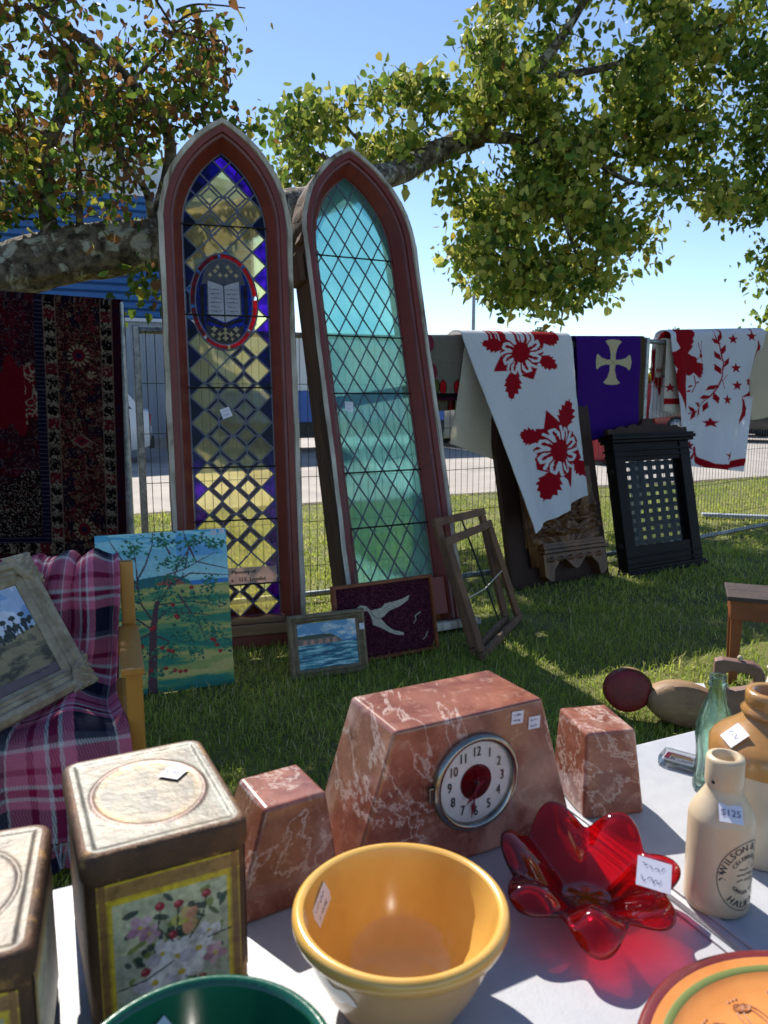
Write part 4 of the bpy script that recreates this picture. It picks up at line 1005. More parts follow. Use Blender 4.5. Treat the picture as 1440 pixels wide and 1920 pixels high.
q2f = lambda u, v: .04 * np.sin(u * 11 + v * 1.5) * (.4 + .6 * v) + .016 * np.sin(u * 24 + 3 * v) + .03 * np.clip(u - .55, 0, 1) * np.sin(u * 30)
cloth('quilt', 'white quilt with red bird, leafy vine and scattered red stars', 'quilt', [(1258, 629), (1436, 624), (1394, 884), (1276, 872)], (FC, FD), 'quilt', 210, 290, draw_q2, S(236, 236, 242), off=.08, folds=q2f, back=.7, quiltb=.0012)
def draw_q2b(c, u, v):
    star(c, 1254, 727, 10); c.poly([(1240, 747), (1300, 747), (1300, 758), (1240, 758)], RED)
cloth('quilt', 'narrow rear fall of a white quilt with one star over a red band', 'quilt', [(1250, 640), (1300, 640), (1300, 786), (1244, 770)], (FC, FD), 'quilt', 70, 150, draw_q2b, S(226, 218, 206), off=.04, back=.3, folds=lambda u, v: .01 * np.sin(u * 6), quiltb=.0015)
cloth('quilt', 'cream quilted cover hanging beyond the star quilt', 'quilt', [(1400, 628), (1500, 622), (1498, 770), (1408, 788)], (FC, FD), 'quilt', 90, 130, draw_plain, S(222, 208, 184), off=.04, back=.5, folds=lambda u, v: .02 * np.sin(u * 9), quiltb=.003)
# persian carpet
def draw_carpet(c, u, v):
    X, Y = c.X, c.Y; ivory, maroon, navy, red = S(150, 132, 116), S(52, 18, 26), S(24, 20, 38), S(74, 14, 26); blk = S(20, 14, 18)
    U, V = u * 282, v * 500
    n1 = fbm(U * .05, V * .05, 31); n2 = fbm(U * .11 + 40, V * .11, 33); n3 = fbm(U * .3, V * .3, 35)
    c.put(np.ones(len(u), bool), maroon)
    fld = (u < .44) & (v < .88)
    c.put(fld & (n1 > .52), red); c.put(fld & (np.abs(n2 - .5) < .03), S(90, 70, 74)); c.put(fld & (n3 > .66), navy)
    sp = fld & (v > .62 - .0 * u + .25 * (.44 - u) * (v < .7)) & ((u - 0) * 1.4 + (v - .6) * 1.6 > .12)
    c.put(sp, blk); c.put(sp & (np.abs(np.sin(n1 * 34)) < .3), ivory, .8); c.put(sp & (n3 > .62), maroon)
    mdl = fld & (((u - .30) / .16) ** 2 + ((v - .36) / .13) ** 2 < 1 + .35 * np.sin(np.arctan2(v - .36, u - .3) * 6)); c.put(mdl, S(104, 12, 28)); c.put(mdl & (u > .36) & (np.abs(n2 - .5) < .06), ivory)
    def band(m, coord, base, line_):
        c.put(m, base)
        mean = np.abs(np.sin(coord * 62)) ; c.put(m & (np.abs(np.sin(coord * 62 + n3 * 3)) < .35), line_, .8); c.put(m & (np.sin(coord * 31) > .82), S(88, 26, 34)); c.put(m & (n3 > .63), line_, .7)
    bu = u; vb = 1 - v
    main = ((u >= .58) & (u < .87)) | ((v > .95) & (u < .6))
    c.put(main, S(44, 16, 22)); c.put(main & (np.abs(n2 - .5) < .035), S(110, 82, 66)); c.put(main & (n3 > .61), S(92, 28, 36)); c.put(main & (n1 > .6), S(30, 20, 34)); c.put(main & (n3 < .32), S(132, 104, 84), .6)
    for k in range(2):
        for uu, oo in ((.72, .20 + k * .65),):
            du, dv = (u - uu) * 282, (v - oo) * 500; r = np.hypot(du, dv); th = np.arctan2(dv, du)
            c.put(main & (r < 21) & (r > 12) & (np.sin(th * 14) > -.1), S(146, 122, 100)); c.put(main & (r < 11), S(96, 20, 32)); c.put(main & (r < 5), S(30, 28, 60))
            du, dv = (u - .80) * 282, (v - oo - .07) * 500; r = np.hypot(du, dv); c.put(main & (r < 8) & (np.sin(np.arctan2(dv, du) * 5) > 0), S(150, 128, 104))
    du, dv = np.abs(u - .72) * 282, np.abs(v - .52) * 500; c.put(main & (du / 22 + dv / 14 < 1), S(120, 98, 84)); c.put(main & (du / 16 + dv / 10 < 1), S(110, 28, 48)); c.put(main & (du / 7 + dv / 5 < 1), S(60, 18, 30))
    for k in range(26):
        fx, fy = hashn(np.array([k]), np.array([3]), 9)[0], hashn(np.array([k]), np.array([7]), 9)[0]; du, dv = (u - .60 - .25 * fx) * 282, (v - fy) * 500; r = np.hypot(du, dv); c.put(main & (r < 4 + 4 * fx) & (np.sin(np.arctan2(dv, du) * (4 + k % 3)) > -.2), (S(128, 104, 86), S(104, 36, 46), S(96, 66, 50))[k % 3])
    band((u >= .50) & (u < .58) & (v < .94), v, blk, ivory); band((u >= .87) & (u < .945), v, blk, ivory); band((v > .90) & (v <= .94) & (u < .58), u * .56, blk, ivory)
    gd = ((u >= .44) & (u < .50) & (v < .905)) | ((v >= .88) & (v <= .905) & (u < .5)); c.put(gd, navy); c.put(gd & (np.sin(v * 400) > .85), S(80, 70, 96))
    c.put((u >= .945), S(52, 14, 24)); c.put((u >= .945) & (n3 > .6), S(34, 18, 44)); c.put((np.abs(u - .50) < .005) | (np.abs(u - .58) < .005) | (np.abs(u - .87) < .005) | (np.abs(u - .945) < .004), S(120, 96, 82), .7)
    c.c *= (.38 + .5 * fbm(X * .9, Y * .9, 51))[:, None]
CA, CB = Vector((-3.9, 4.05, 0)), Vector((-1.46, 4.36, 0))
cloth('persian_carpet', 'dark red and navy persian carpet with floral borders hung on the fence', 'carpet', [(-64, 552), (224, 572), (240, 1068), (-40, 1068)], (CA, CB), 'carpet_pile', 230, 380, draw_carpet, S(60, 20, 26), off=.05, folds=lambda u, v: .012 * np.sin(u * 6 + v * 2), back=.8, thick=.012)
# ------------------------------------------------------------------ goods on the lawn
def proj(P):
    d = Vector(P) - CAMP; f = d.y * math.cos(PITCH) - d.z * math.sin(PITCH); u = d.y * math.sin(PITCH) + d.z * math.cos(PITCH)
    return 720 + FPX * d.x / f, 960 - FPX * u / f
def solve_z(M, x, py):
    lo, hi = 0, 3
    for _ in range(40):
        m = (lo + hi) / 2
        if proj(M @ Vector((x, 0, m)))[1] > py: lo = m
        else: hi = m
    return lo
mat('paint', (1.1, 1.1, 1.1, 1), (1.35, 1.35, 1.35, 1), 40, .5, attr=True, bump=.2, bscale=150, spec=.4)
mat('canvas_edge', S(190, 196, 186), S(170, 178, 170), 20, .8)
mat('gold_frame', S(128, 112, 84), S(96, 82, 60), 30, .5, bump=.2, bscale=60, stretch=(1, 1, 1))
mat('orange_wood', S(140, 76, 38), S(104, 52, 26), 12, .6, bump=.2, bscale=60)
mat('mat_wool', (.7, .7, .7, 1), (1, 1, 1, 1), 220, .95, attr=True, bump=.6, bscale=260, spec=.1)
mat('dark_wood', S(62, 40, 30), S(42, 26, 20), 6, .6, spec=.2, bump=.2, bscale=40, stretch=(1, 1, .2))
mat('carved_wood', S(112, 74, 42), S(64, 40, 24), 7, .45, bump=.5, bscale=26, stretch=(1, 1, .35), c3=S(140, 98, 56), s3=6, r3=(.55, .75))
mat('ebony', S(24, 18, 20), S(15, 11, 13), 8, .5, spec=.15, bump=.1, bscale=40)
mat('rack_wood', S(122, 88, 60), S(86, 60, 42), 9, .75, bump=.3, bscale=50, stretch=(1, 1, .3))
mat('rope', S(190, 182, 160), None, 30, .9)
mat('chair_wood', S(196, 140, 62), S(170, 112, 44), 5, .4, bump=.1, bscale=40, stretch=(1, .3, .3), coat=.2)
mat('blanket', (.8, .8, .8, 1), (1.0, 1.0, 1.0, 1), 260, .95, attr=True, bump=.5, bscale=420, transl=.12, spec=.1)
mat('fringe', S(150, 150, 160), S(96, 96, 110), 60, .95)
mat('cream_gilt', S(178, 164, 138), S(138, 122, 98), 22, .55, bump=.4, bscale=70)
mat('bench_top', S(66, 52, 48), S(48, 38, 36), 9, .6, bump=.3, bscale=40, c3=S(84, 72, 66), s3=6)
mat('bench_wood', S(134, 74, 42), S(104, 54, 30), 7, .45, bump=.15, bscale=40)
mat('decoy_wood', S(146, 114, 80), S(96, 70, 46), 9, .6, bump=.4, bscale=40, stretch=(.4, 1, 1), c3=S(154, 132, 102), s3=7, r3=(.55, .7))
mat('decoy_red', S(128, 20, 24), S(96, 14, 18), 9, .5, bump=.3, bscale=50, c3=S(120, 84, 58), s3=11, r3=(.62, .68))
mat('handle_brown', S(128, 98, 88), S(106, 78, 70), 9, .5, bump=.15, bscale=50)
def thin_glass(name, f):
    m = bpy.data.materials.new(name); m.use_nodes = True; N, L = m.node_tree.nodes, m.node_tree.links; N.remove(N['Principled BSDF'])
    t = N.new('ShaderNodeBsdfTransparent'); t.inputs[0].default_value = S(244, 246, 246); g_ = N.new('ShaderNodeBsdfGlossy'); g_.inputs['Roughness'].default_value = .02
    s = N.new('ShaderNodeMixShader'); s.inputs[0].default_value = f; L.new(t.outputs[0], s.inputs[1]); L.new(g_.outputs[0], s.inputs[2]); L.new(s.outputs[0], N['Material Output'].inputs[0]); MATS[name] = m
thin_glass('panel_glass', .012)

def picture(name, label, cat, bl, br, py_tr, lean, draw, nu, nv, border=0.0, prof=None, fm='gold_frame', m='paint', depth=.02, group=None, bz=.005):
    A, B = gz(*bl, bz), gz(*br, bz); M = frame(A, B - A, lean=math.radians(lean)); w = (B - A).length; h = solve_z(M, w, py_tr)
    t = thing(name, label, cat, M=M, group=group)
    pic_surface(t, w, h, draw, nu, nv, border, prof, fm, m, depth); return t, w, h, M
def pic_surface(t, w, h, draw, nu, nv, border, prof, fm, m, depth, yc=.012):
    x0, x1, z0, z1 = border, w - border, border, h - border
    u, v = np.meshgrid(np.linspace(0, 1, nu), np.linspace(0, 1, nv)); P = np.stack([x0 + (x1 - x0) * u, 0 * u + (yc if border else 0), z1 + (z0 - z1) * v], -1)
    can = Can(u * nu / max(nu, nv), v * nv / max(nu, nv), (1, 1, 1)); draw(can, u.ravel(), v.ravel())
    obj('painted_face' if m == 'paint' else 'woven_face', grid_mesh('painted_face', P, can.c), m, t)
    obj('backing', MB().box(x0 + .001, x1 - .001, (yc if border else 0) + .002, (yc if border else 0) + depth, z0 + .001, z1 - .001), 'canvas_edge', t)
    if border:
        R = lambda i: [(i, i), (w - i, i), (w - i, h - i), (i, h - i)]
        for k in range(4):
            rows = []
            for (i, y) in [(0, depth + .01)] + prof:
                q = R(i); rows.append([(q[k][0], y, q[k][1]), (q[(k + 1) % 4][0], y, q[(k + 1) % 4][1])])
            rows.append([(R(border)[k][0], depth + .01, R(border)[k][1]), (R(border)[(k + 1) % 4][0], depth + .01, R(border)[(k + 1) % 4][1])])
            obj('frame_member', MB().loft(rows), fm, t, fix=False)
def dabs(c, rr, n, fx, col, r0, r1, a=1.0, asp=.6):
    for _ in range(n):
        x, y = fx(rr); r = rr.uniform(r0, r1); cc_ = col[rr.randrange(len(col))]; c.ell(x, y, r, r * asp, cc_, a, rr.uniform(-1, 1))
def draw_apple(c, u, v):
    W, H_ = c.X.max(), c.Y.max(); rr = random.Random(4); X, Y = c.X / W, c.Y / H_
    n = fbm(X * 3, Y * 22, 5)
    top, mid = np.array(S(70, 156, 190)[:3]), np.array(S(160, 206, 206)[:3]); t = np.clip(Y / .33, 0, 1)[:, None]; c.c[:] = top * (1 - t) + mid * t
    c.c[(n > .56) & (Y < .33)] = S(140, 196, 206)[:3]; c.put((X > .6) & (Y < .16) & (fbm(X * 4, Y * 9, 3) > .45), S(70, 136, 200), .6)
    low = Y > .335; ng = fbm(X * 2, Y * 16, 8); c.put(low, S(92, 136, 90)); c.put(low & (ng > .5), S(140, 150, 84)); c.put(low & (ng > .58), S(172, 164, 98)); c.put(low & (ng < .42), S(44, 118, 92)); c.put(low & (ng < .36) & (Y > .6), S(24, 110, 96))
    c.poly([(p[0] * W, p[1] * H_) for p in [(.2, .33), (.24, .295), (.35, .28), (.5, .27), (.6, .28), (.68, .31), (.72, .335), (.2, .345)]], S(28, 98, 104))
    c.poly([(p[0] * W, p[1] * H_) for p in [(.42, .335), (.46, .31), (.53, .29), (.6, .30), (.66, .335)]], S(150, 82, 64)); c.poly([(.7 * W, .318 * H_), (W, .318 * H_), (W, .345 * H_), (.7 * W, .345 * H_)], S(48, 120, 182))
    br = S(74, 46, 56); q = lambda L: [(x * W, y * H_) for x, y in L]
    c.line(q([(.36, 1), (.375, .8), (.39, .62), (.41, .52), (.43, .44)]), .075 * W, br, w2=.035 * W)
    for L in ([(.40, .56), (.30, .42), (.29, .2), (.28, .06)], [(.38, .6), (.26, .52), (.12, .44), (.02, .36)], [(.42, .47), (.55, .32), (.62, .2), (.72, .1), (.83, .02)], [(.43, .45), (.52, .27), (.66, .24), (.9, .15)], [(.3, .35), (.22, .2), (.1, .03)], [(.30, .28), (.36, .2), (.42, .08), (.43, .0)], [(.41, .55), (.5, .5), (.68, .52), (.85, .55)], [(.40, .64), (.5, .68), (.55, .78)], [(.55, .33), (.7, .27), (1, .3)], [(.7, .1), (.75, .2), (1, .26)], [(.6, .4), (.75, .6), (.8, .72)], [(.38, .62), (.2, .68), (.05, .62)], [(.45, .45), (.7, .45), (.95, .5)], [(.66, .24), (.7, .1), (.66, .0)], [(.14, .4), (.05, .3), (.02, .22)], [(.55, .14), (.5, .05)]):
        c.line(q(L), .016 * W, br, w2=.006 * W)
    gr = [S(28, 92, 72), S(20, 76, 66), S(40, 110, 84), S(60, 128, 92)]
    for (x, y, sx, sy, k) in [(.08, .16, .08, .05, 40), (.28, .10, .07, .05, 45), (.5, .06, .12, .05, 60), (.75, .08, .14, .04, 60), (.9, .1, .08, .03, 40), (.6, .2, .12, .04, 70), (.55, .3, .1, .03, 40), (.84, .34, .06, .06, 40), (.25, .38, .12, .05, 60), (.12, .3, .1, .05, 50), (.45, .38, .1, .05, 60), (.7, .42, .14, .05, 60), (.88, .46, .1, .04, 50), (.55, .5, .1, .04, 60), (.72, .56, .1, .04, 60), (.62, .66, .12, .05, 60), (.85, .66, .07, .06, 60), (.5, .74, .1, .05, 60), (.7, .78, .06, .04, 40), (.2, .55, .09, .05, 50), (.12, .46, .08, .04, 40), (.25, .75, .08, .05, 40), (.95, .72, .04, .07, 40), (.4, .88, .1, .03, 30), (.08, .7, .06, .05, 30)]:
        dabs(c, rr, k, lambda r_: ((x + r_.gauss(0, sx * .55)) * W, (y + r_.gauss(0, sy * .55)) * H_), gr, .006, .013)
    for x, y in ((.13, .72), (.55, .46), (.57, .53), (.58, .54), (.38, .6), (.40, .59), (.45, .72), (.5, .74), (.53, .75), (.84, .7), (.86, .71), (.88, .74), (.9, .78), (.36, .85), (.47, .85), (.54, .87), (.58, .88), (.62, .88), (.3, .7), (.7, .36)): c.ell(x * W, y * H_, .014, .012, S(138, 20, 34)); c.ell(x * W - .004, y * H_ - .004, .004, .003, S(190, 70, 70))
tp, tw_, th_, TM = picture('tree_painting', 'unframed teal painting of an apple tree leaning against the book window', 'painting', (195, 1314), (440, 1281), 990, 9, draw_apple, 170, 220)
for k, (fx, fz) in enumerate(((.90, .978), (.965, .985))): sticker(tp, Matrix.Translation((tw_ * fx, -.002, th_ * fz)), .026, .024, 20 + k)
def draw_sea(c, u, v):
    W, H_ = c.X.max(), c.Y.max(); X, Y = c.X / W, c.Y / H_; n = fbm(X * 4, Y * 7, 2)
    c.put(Y < .6, S(96, 142, 176)); c.put((Y < .6) & (n > .5), S(150, 176, 190)); c.put((Y < .6) & (n > .62), S(206, 206, 204))
    q = lambda L: [(x * W, y * H_) for x, y in L]
    c.poly(q([(0, .55), (0, .30), (.1, .27), (.3, .29), (.55, .28), (.65, .34), (.76, .46), (.76, .48), (0, .52)]), S(110, 98, 90)); c.poly(q([(0, .33), (0, .27), (.3, .26), (.55, .27), (.66, .36), (.5, .34), (.3, .36)]), S(58, 76, 66))
    for x in (.1, .22, .36, .48, .6): c.poly(q([(x, .36), (x + .04, .36), (x + .06, .47), (x - .03, .48)]), S(168, 128, 112))
    sea = Y > .47; c.put(sea, S(62, 124, 140)); ns = fbm(X * 6, Y * 34, 6); c.put(sea & (ns > .52), S(92, 150, 160)); c.put(sea & (ns < .42), S(34, 84, 108)); c.put(sea & (ns > .66), S(150, 188, 190)); c.put((Y > .44) & (Y < .475) & (X > .76), S(60, 108, 150))
PF = [(0, .0), (.006, -.008), (.016, -.010), (.022, -.002), (.030, -.006), (.036, .004), (.044, .008)]
sp_, sw, sh, SM = picture('seascape_painting', 'small framed seascape of cliffs in front of the gull mat', 'painting', (549, 1278), (692, 1257), 1140, 14, draw_sea, 130, 110, .046, PF, 'gold_frame')
sticker(sp_, Matrix.Translation((sw - .022, -.012, sh * .72)), .026, .03, 31)
def draw_gull(c, u, v):
    W, H_ = c.X.max(), c.Y.max(); c.put(np.ones(len(u), bool), S(78, 34, 50)); n = fbm(c.X * 70, c.Y * 70, 3); c.put(n > .58, S(58, 24, 40)); c.put(n < .36, S(98, 50, 62))
    ex, ey = np.array((610., -75.)), np.array((90., 490.)); Mi = np.linalg.inv(np.array([ex, ey]).T)
    def q(L): return [tuple((Mi @ (np.array(p, float) - (160, 1300))) * (W, H_)) for p in L]
    gc = S(196, 190, 172)
    c.poly(q([(303, 1432), (330, 1408), (370, 1416), (402, 1446), (470, 1430), (490, 1400), (560, 1385), (612, 1368), (652, 1343), (644, 1382), (590, 1424), (524, 1452), (492, 1490), (470, 1502), (520, 1556), (562, 1588), (634, 1608), (637, 1628), (590, 1624), (540, 1604), (470, 1564), (428, 1548), (408, 1492), (384, 1450), (338, 1448)]), gc)
    c.line(q([(395, 1450), (440, 1500), (470, 1502)]), .012, S(150, 142, 128)); c.ell(*q([(335, 1424)])[0], .006, .006, S(30, 20, 24)); c.poly(q([(300, 1436), (318, 1426), (320, 1440)]), S(176, 120, 60))
    c.line(q([(735, 1470), (705, 1495), (712, 1520), (697, 1550)]), .014, gc, w2=.006); c.line(q([(800, 1610), (790, 1635), (798, 1640), (772, 1666)]), .008, gc)
    c.mulnoise(60, 60, .25, 9)
GF = [(0, 0), (.004, -.006), (.016, -.006), (.019, .002)]
gm, gw, gh, GM = picture('gull_mat', 'maroon hooked mat with a flying white gull in a thin orange frame', 'mat', (637, 1251), (824, 1216), 1076, 12, draw_gull, 200, 160, .02, GF, 'orange_wood', 'mat_wool')

# folding wooden rack
rk = thing('wooden_rack', 'folding brown wooden rack of two hinged open frames', 'rack', loc=(0, 0, 0))
def bars(pp, w, nm='rail'):
    return
F1 = dict(TL=gy(818, 980, 4.30), TR=gy(902, 960, 4.72), BL=gz(890, 1222, .03), BR=gz(948, 1162, .03))
F2 = dict(TL=gy(838, 1016, 4.18), TR=gy(916, 983, 4.62), BL=gz(905, 1230, .03), BR=gz(972, 1158, .03))
for F_ in (F1, F2):
    for a, b, nm, w in (('TL', 'BL', 'upright', .042), ('TR', 'BR', 'upright', .042), ('TL', 'TR', 'cross_rail', .046), ('BL', 'BR', 'cross_rail', .04)):
        A, B = F_[a], F_[b]; d = (B - A).normalized()
        if nm == 'cross_rail': A, B = A - d * .03, B + d * .03
        else: A, B = A + d * .024, B - d * .021
        obj(nm, MB().bar(A, B, w, .03, up=(.5, -.8, .3), bev=.005), 'rack_wood', rk)
obj('iron_rod', MB().tube([F1['TL'].lerp(F1['TR'], .55) - Vector((0, .0, .02)), F1['BL'].lerp(F1['BR'], .75) + Vector((0, 0, .04))], .006, 6), 'iron', rk)
obj('cord', MB().tube([F2['TL'].lerp(F2['BL'], .52), F2['TL'].lerp(F2['BL'], .5).lerp(F2['TR'].lerp(F2['BR'], .5), .5) - Vector((0, 0, .03)), F2['TR'].lerp(F2['BR'], .48)], .004, 5), 'rope', rk)
rebase(rk, F2['BL'] - Vector((0, 0, .03)))

# carved panel
A, B = gz(962, 1108), gz(1143, 1078); CM = frame(A, B - A, lean=math.radians(13)); cw = (B - A).length; ch = solve_z(CM, cw, 742)
cp = thing('carved_panel', 'brown wooden board with carved drapery relief half covered by the leaf quilt', 'carving', M=CM)
obj('backboard', MB().box(0, cw, .0, .05, 0, ch, bev=.006), 'dark_wood', cp)
U, V = np.meshgrid(np.linspace(0, 1, 120), np.linspace(0, 1, 140)); rx0, rx1, rz0, rz1 = cw * .17, cw * .90, ch * .20, ch * .62
fan = np.abs(np.sin(np.arctan2(V + .15, U - .5) * 9)) * .02; n = fbm(U * 5, V * 5, 4)
hgt = .035 + fan * (V < .75) + .018 * np.sin(n * 28) * ((V > .12) & (V < .5)) + .02 * np.exp(-((U - .5) / .12) ** 2) + .015 * np.sin(U * 40) * ((U < .12) | (U > .9)) + .03 * (np.abs(V - .16 - .12 * np.abs(U - .5)) < .03)
hgt *= np.clip(np.minimum(np.minimum(U, 1 - U), np.minimum(V, 1 - V)) * 30, 0, 1)
obj('relief', grid_mesh('relief', np.stack([rx0 + (rx1 - rx0) * U, -hgt - .002, rz0 + (rz1 - rz0) * V], -1)), 'carved_wood', cp)
for (a, b, nm) in (((.30, .56), (.46, .31), 'drapery_fold'), ((.80, .58), (.70, .33), 'drapery_fold'), ((.2, .33), (.42, .26), 'drapery_fold'), ((.86, .34), (.62, .27), 'drapery_fold'), ((.53, .60), (.55, .34), 'drapery_fold')):
    obj(nm, MB().tube([(cw * a[0], -.04, ch * a[1]), (cw * (a[0] + b[0]) / 2, -.065, ch * (a[1] + b[1]) / 2), (cw * b[0], -.05, ch * b[1])], [.012, .026, .014], 10), 'carved_wood', cp, smooth=True)
for k in range(9): obj('column_flute', MB().tube([(cw * (.155 + .012 * k), -.022, ch * (.55 - .004 * k)), (cw * (.19 + .012 * k), -.022, ch * .10)], .007, 6), 'carved_wood', cp, smooth=True)
for k, (z, d, e) in enumerate(((.165, .10, .0), (.185, .085, .012), (.20, .07, .02))): obj('ledge_moulding', MB().box(cw * (.26) + e, cw * .93 - e, -d, -.001, ch * z, ch * (z + .018), bev=.004), 'carved_wood', cp)
ap = [(cw * .27, ch * .16), (cw * .92, ch * .16)] + [(cw * (.92 - .65 * i / 40), ch * (.10 - .03 * math.sin(i / 40 * math.pi * 5) - (.05 if i < 6 or i > 34 else 0))) for i in range(41)]
obj('scalloped_apron', MB().prism(ap, -.07, -.002), 'carved_wood', cp)
for k in range(6): obj('leaf_boss', MB().lathe([(0, .02), (.02, .016), (.034, 0)], 14, Matrix.Translation((cw * (.34 + .1 * k), -.07, ch * .13)) @ Matrix.Rotation(math.pi / 2, 4, 'X') @ Matrix.Diagonal((1.2, .6, 1, 1)), rf=lambda r, z, a: r * (1 + .15 * math.cos(5 * a))), 'carved_wood', cp, smooth=True)

# dark grille cabinet front
A, B = gz(1180, 1082), gz(1320, 1058); KM = frame(A, B - A, lean=math.radians(12.5)); kw = (B - A).length; kh = solve_z(KM, kw * .1, 812); kd = .10
kb = thing('grille_cabinet', 'black wooden cabinet with scalloped crest and a grid of square openings', 'cabinet', M=KM)
gx0, gx1, gz0, gz1 = kw * .13, kw * .87, kh * .20, kh * .80
obj('stile', MB().box(0, gx0, 0, kd, kh * .05, kh * .93, bev=.004), 'ebony', kb); obj('stile', MB().box(gx1, kw, 0, kd, kh * .05, kh * .93, bev=.004), 'ebony', kb)
obj('rail', MB().box(gx0 + .001, gx1 - .001, .01, .05, gz1, kh * .93, bev=.004), 'ebony', kb); obj('rail', MB().box(gx0 + .001, gx1 - .001, .01, .05, kh * .05, gz0, bev=.004), 'ebony', kb)
for k, (z0, z1, e) in enumerate(((0, .03, .03), (.03, .05, .015), (.075, .085, .008), (.12, .13, .008))): obj('base_moulding', MB().box(-e, kw + e, -e, kd, kh * z0, kh * z1, bev=.004), 'ebony', kb)
for k, (z0, z1, e) in enumerate(((.83, .845, .006), (.87, .885, .010), (.93, .95, .03), (.951, .975, .045), (.976, .992, .035))): obj('cornice_moulding', MB().box(-e, kw + e, -e, kd + .01, kh * z0, kh * z1, bev=.005), 'ebony', kb)
cre = [(-.02, kh * .993), (kw + .02, kh * .993)]
for i in range(61):
    t = 1 - i / 60; s = abs(t - .5) * 2; zc = kh * .993 + .02 + .05 * (1 - s) ** .7 + .022 * abs(math.sin(s * math.pi * 3.2 + .9)) + (.035 * math.sqrt(max(0, 1 - (s / .16) ** 2)) if s < .16 else 0); cre.append((-.02 + (kw + .04) * t, zc))
obj('crest', MB().prism(cre, .02, .06), 'dark_wood', kb)
nc, nr = 6, 9; bw = (gx1 - gx0) / (nc * 2 + 1); pitx = (gx1 - gx0 - bw) / nc; pitz = (gz1 - gz0 - bw) / nr; hs = .44
for i in range(nc + 1): obj('grille_slat', MB().box(max(gx0, gx0 + i * pitx - pitx * (1 - hs) / 2 + bw / 2), min(gx1, gx0 + i * pitx + pitx * (1 - hs) / 2 + bw / 2), .052, .058, gz0, gz1), 'ebony', kb)
for j in range(nr + 1): obj('grille_slat', MB().box(gx0, gx1, .0585, .0645, max(gz0, gz0 + j * pitz - pitz * (1 - hs) / 2 + bw / 2), min(gz1, gz0 + j * pitz + pitz * (1 - hs) / 2 + bw / 2)), 'ebony', kb)
obj('glass', MB().box(gx0, gx1, .044, .047, gz0, gz1), 'panel_glass', kb)
for z in (.2, .72): obj('hinge', MB().box(-.022, -.001, .02, .05, kh * z, kh * z + .03, bev=.004), 'iron', kb)

# armchair
Pf = gz(250, 1252, .60); ya = Vector((-.336, .942, 0)); xa = Vector((.942, .336, 0))
HM = frame((Pf.x, Pf.y, 0), xa); chair = thing('armchair', 'honey coloured wooden armchair draped with a plaid blanket', 'chair', M=HM)
CW, CD = .64, .44
for x in (0, -CW):
    obj('front_leg', MB().box(x - .024, x + .024, -.022, .026, 0, .585, bev=.005), 'chair_wood', chair)
    obj('back_post', MB().bar((x, CD, 0), (x, CD + .03, .825), .045, .05, up=(0, 1, 0), bev=.005), 'chair_wood', chair)
    obj('arm', MB().box(x - .036, x + .03, -.04, CD - .03, .587, .612, bev=.006), 'chair_wood', chair)
    obj('side_rail', MB().box(x - .014, x + .014, .027, CD - .03, .30, .36, bev=.004), 'chair_wood', chair)
obj('seat', MB().box(-CW + .02, -.02, -.01, CD - .03, .38, .43, bev=.012), 'chair_wood', chair)
obj('top_rail', MB().box(-CW + .024, -.024, CD + .03, CD + .055, .69, .79, bev=.008), 'chair_wood', chair)
obj('lower_rail', MB().box(-CW + .024, -.024, CD - .01, CD + .03, .50, .56, bev=.006), 'chair_wood', chair)
# plaid blanket
def plaid(a, b, a2=None):
    pk, mg, wh, nv_, gy__ = [np.array(S(*c)[:3]) for c in ((222, 122, 152), (164, 34, 82), (222, 218, 220), (32, 34, 56), (88, 90, 104))]
    def seq(x, ph):
        x = np.mod((x + ph) * 1.35, .36); c = np.tile(nv_, (len(x), 1))
        for lo, hi, col in ((0, .085, pk), (.025, .05, mg), (.085, .10, wh), (.10, .13, mg), (.13, .145, wh), (.145, .18, pk), (.18, .285, nv_), (.285, .31, gy__), (.31, .322, wh), (.322, .36, pk)): c[(x >= lo) & (x < hi)] = col
        return c
    tw = (np.sin((a * 1.0 + b) * 900) > 0)[:, None]
    A_, B_ = seq(a, .05), seq(b, .12); return np.where(tw, A_ * .68 + B_ * .32, A_ * .32 + B_ * .68)
def drape(path, xr, nu, nv, fold, seed, uoff=0.0):
    path = [Vector((0, p[0], p[1])) for p in path]; q = smooth_path(path, 8); L = [0]
    for a, b in zip(q[:-1], q[1:]): L.append(L[-1] + (b - a).length)
    s = np.linspace(0, L[-1], nv); yy = np.interp(s, L, [p.y for p in q]); zz = np.interp(s, L, [p.z for p in q])
    ty = np.gradient(yy, s); tz = np.gradient(zz, s); ny, nz = -tz, ty
    flip = 1.0
    t = np.linspace(0, 1, nu); T_, S_ = np.meshgrid(t, s); lo = np.interp(s / L[-1], [k[0] for k in xr], [k[1] for k in xr])[:, None]; hi = np.interp(s / L[-1], [k[0] for k in xr], [k[2] for k in xr])[:, None]
    Xx = lo + (hi - lo) * T_; am = np.interp(s / L[-1], [k[0] for k in fold], [k[1] for k in fold])[:, None]
    warp = T_ * 3.1 + .8 * fbm(T_ * 2 + 5, S_ * 1.2, seed); ph = (np.abs(np.sin(warp * 3.3 + S_ * 1.1)) ** .7 - .35) + .45 * np.sin(warp * 8.2 + 2 * S_)
    d = am * ph
    P = np.stack([Xx + .012 * np.sin(S_ * 9 + T_ * 7), yy[:, None] - np.abs(ny)[:, None] * 0 + ny[:, None] * d * -1, zz[:, None] + nz[:, None] * d * -1], -1)
    width = .75
    col = plaid((T_ * width + uoff).ravel(), S_.ravel()); return P, col, s
bk = thing('plaid_blanket', 'pink, navy and white plaid wool blanket with tasselled hem', 'blanket', M=HM)
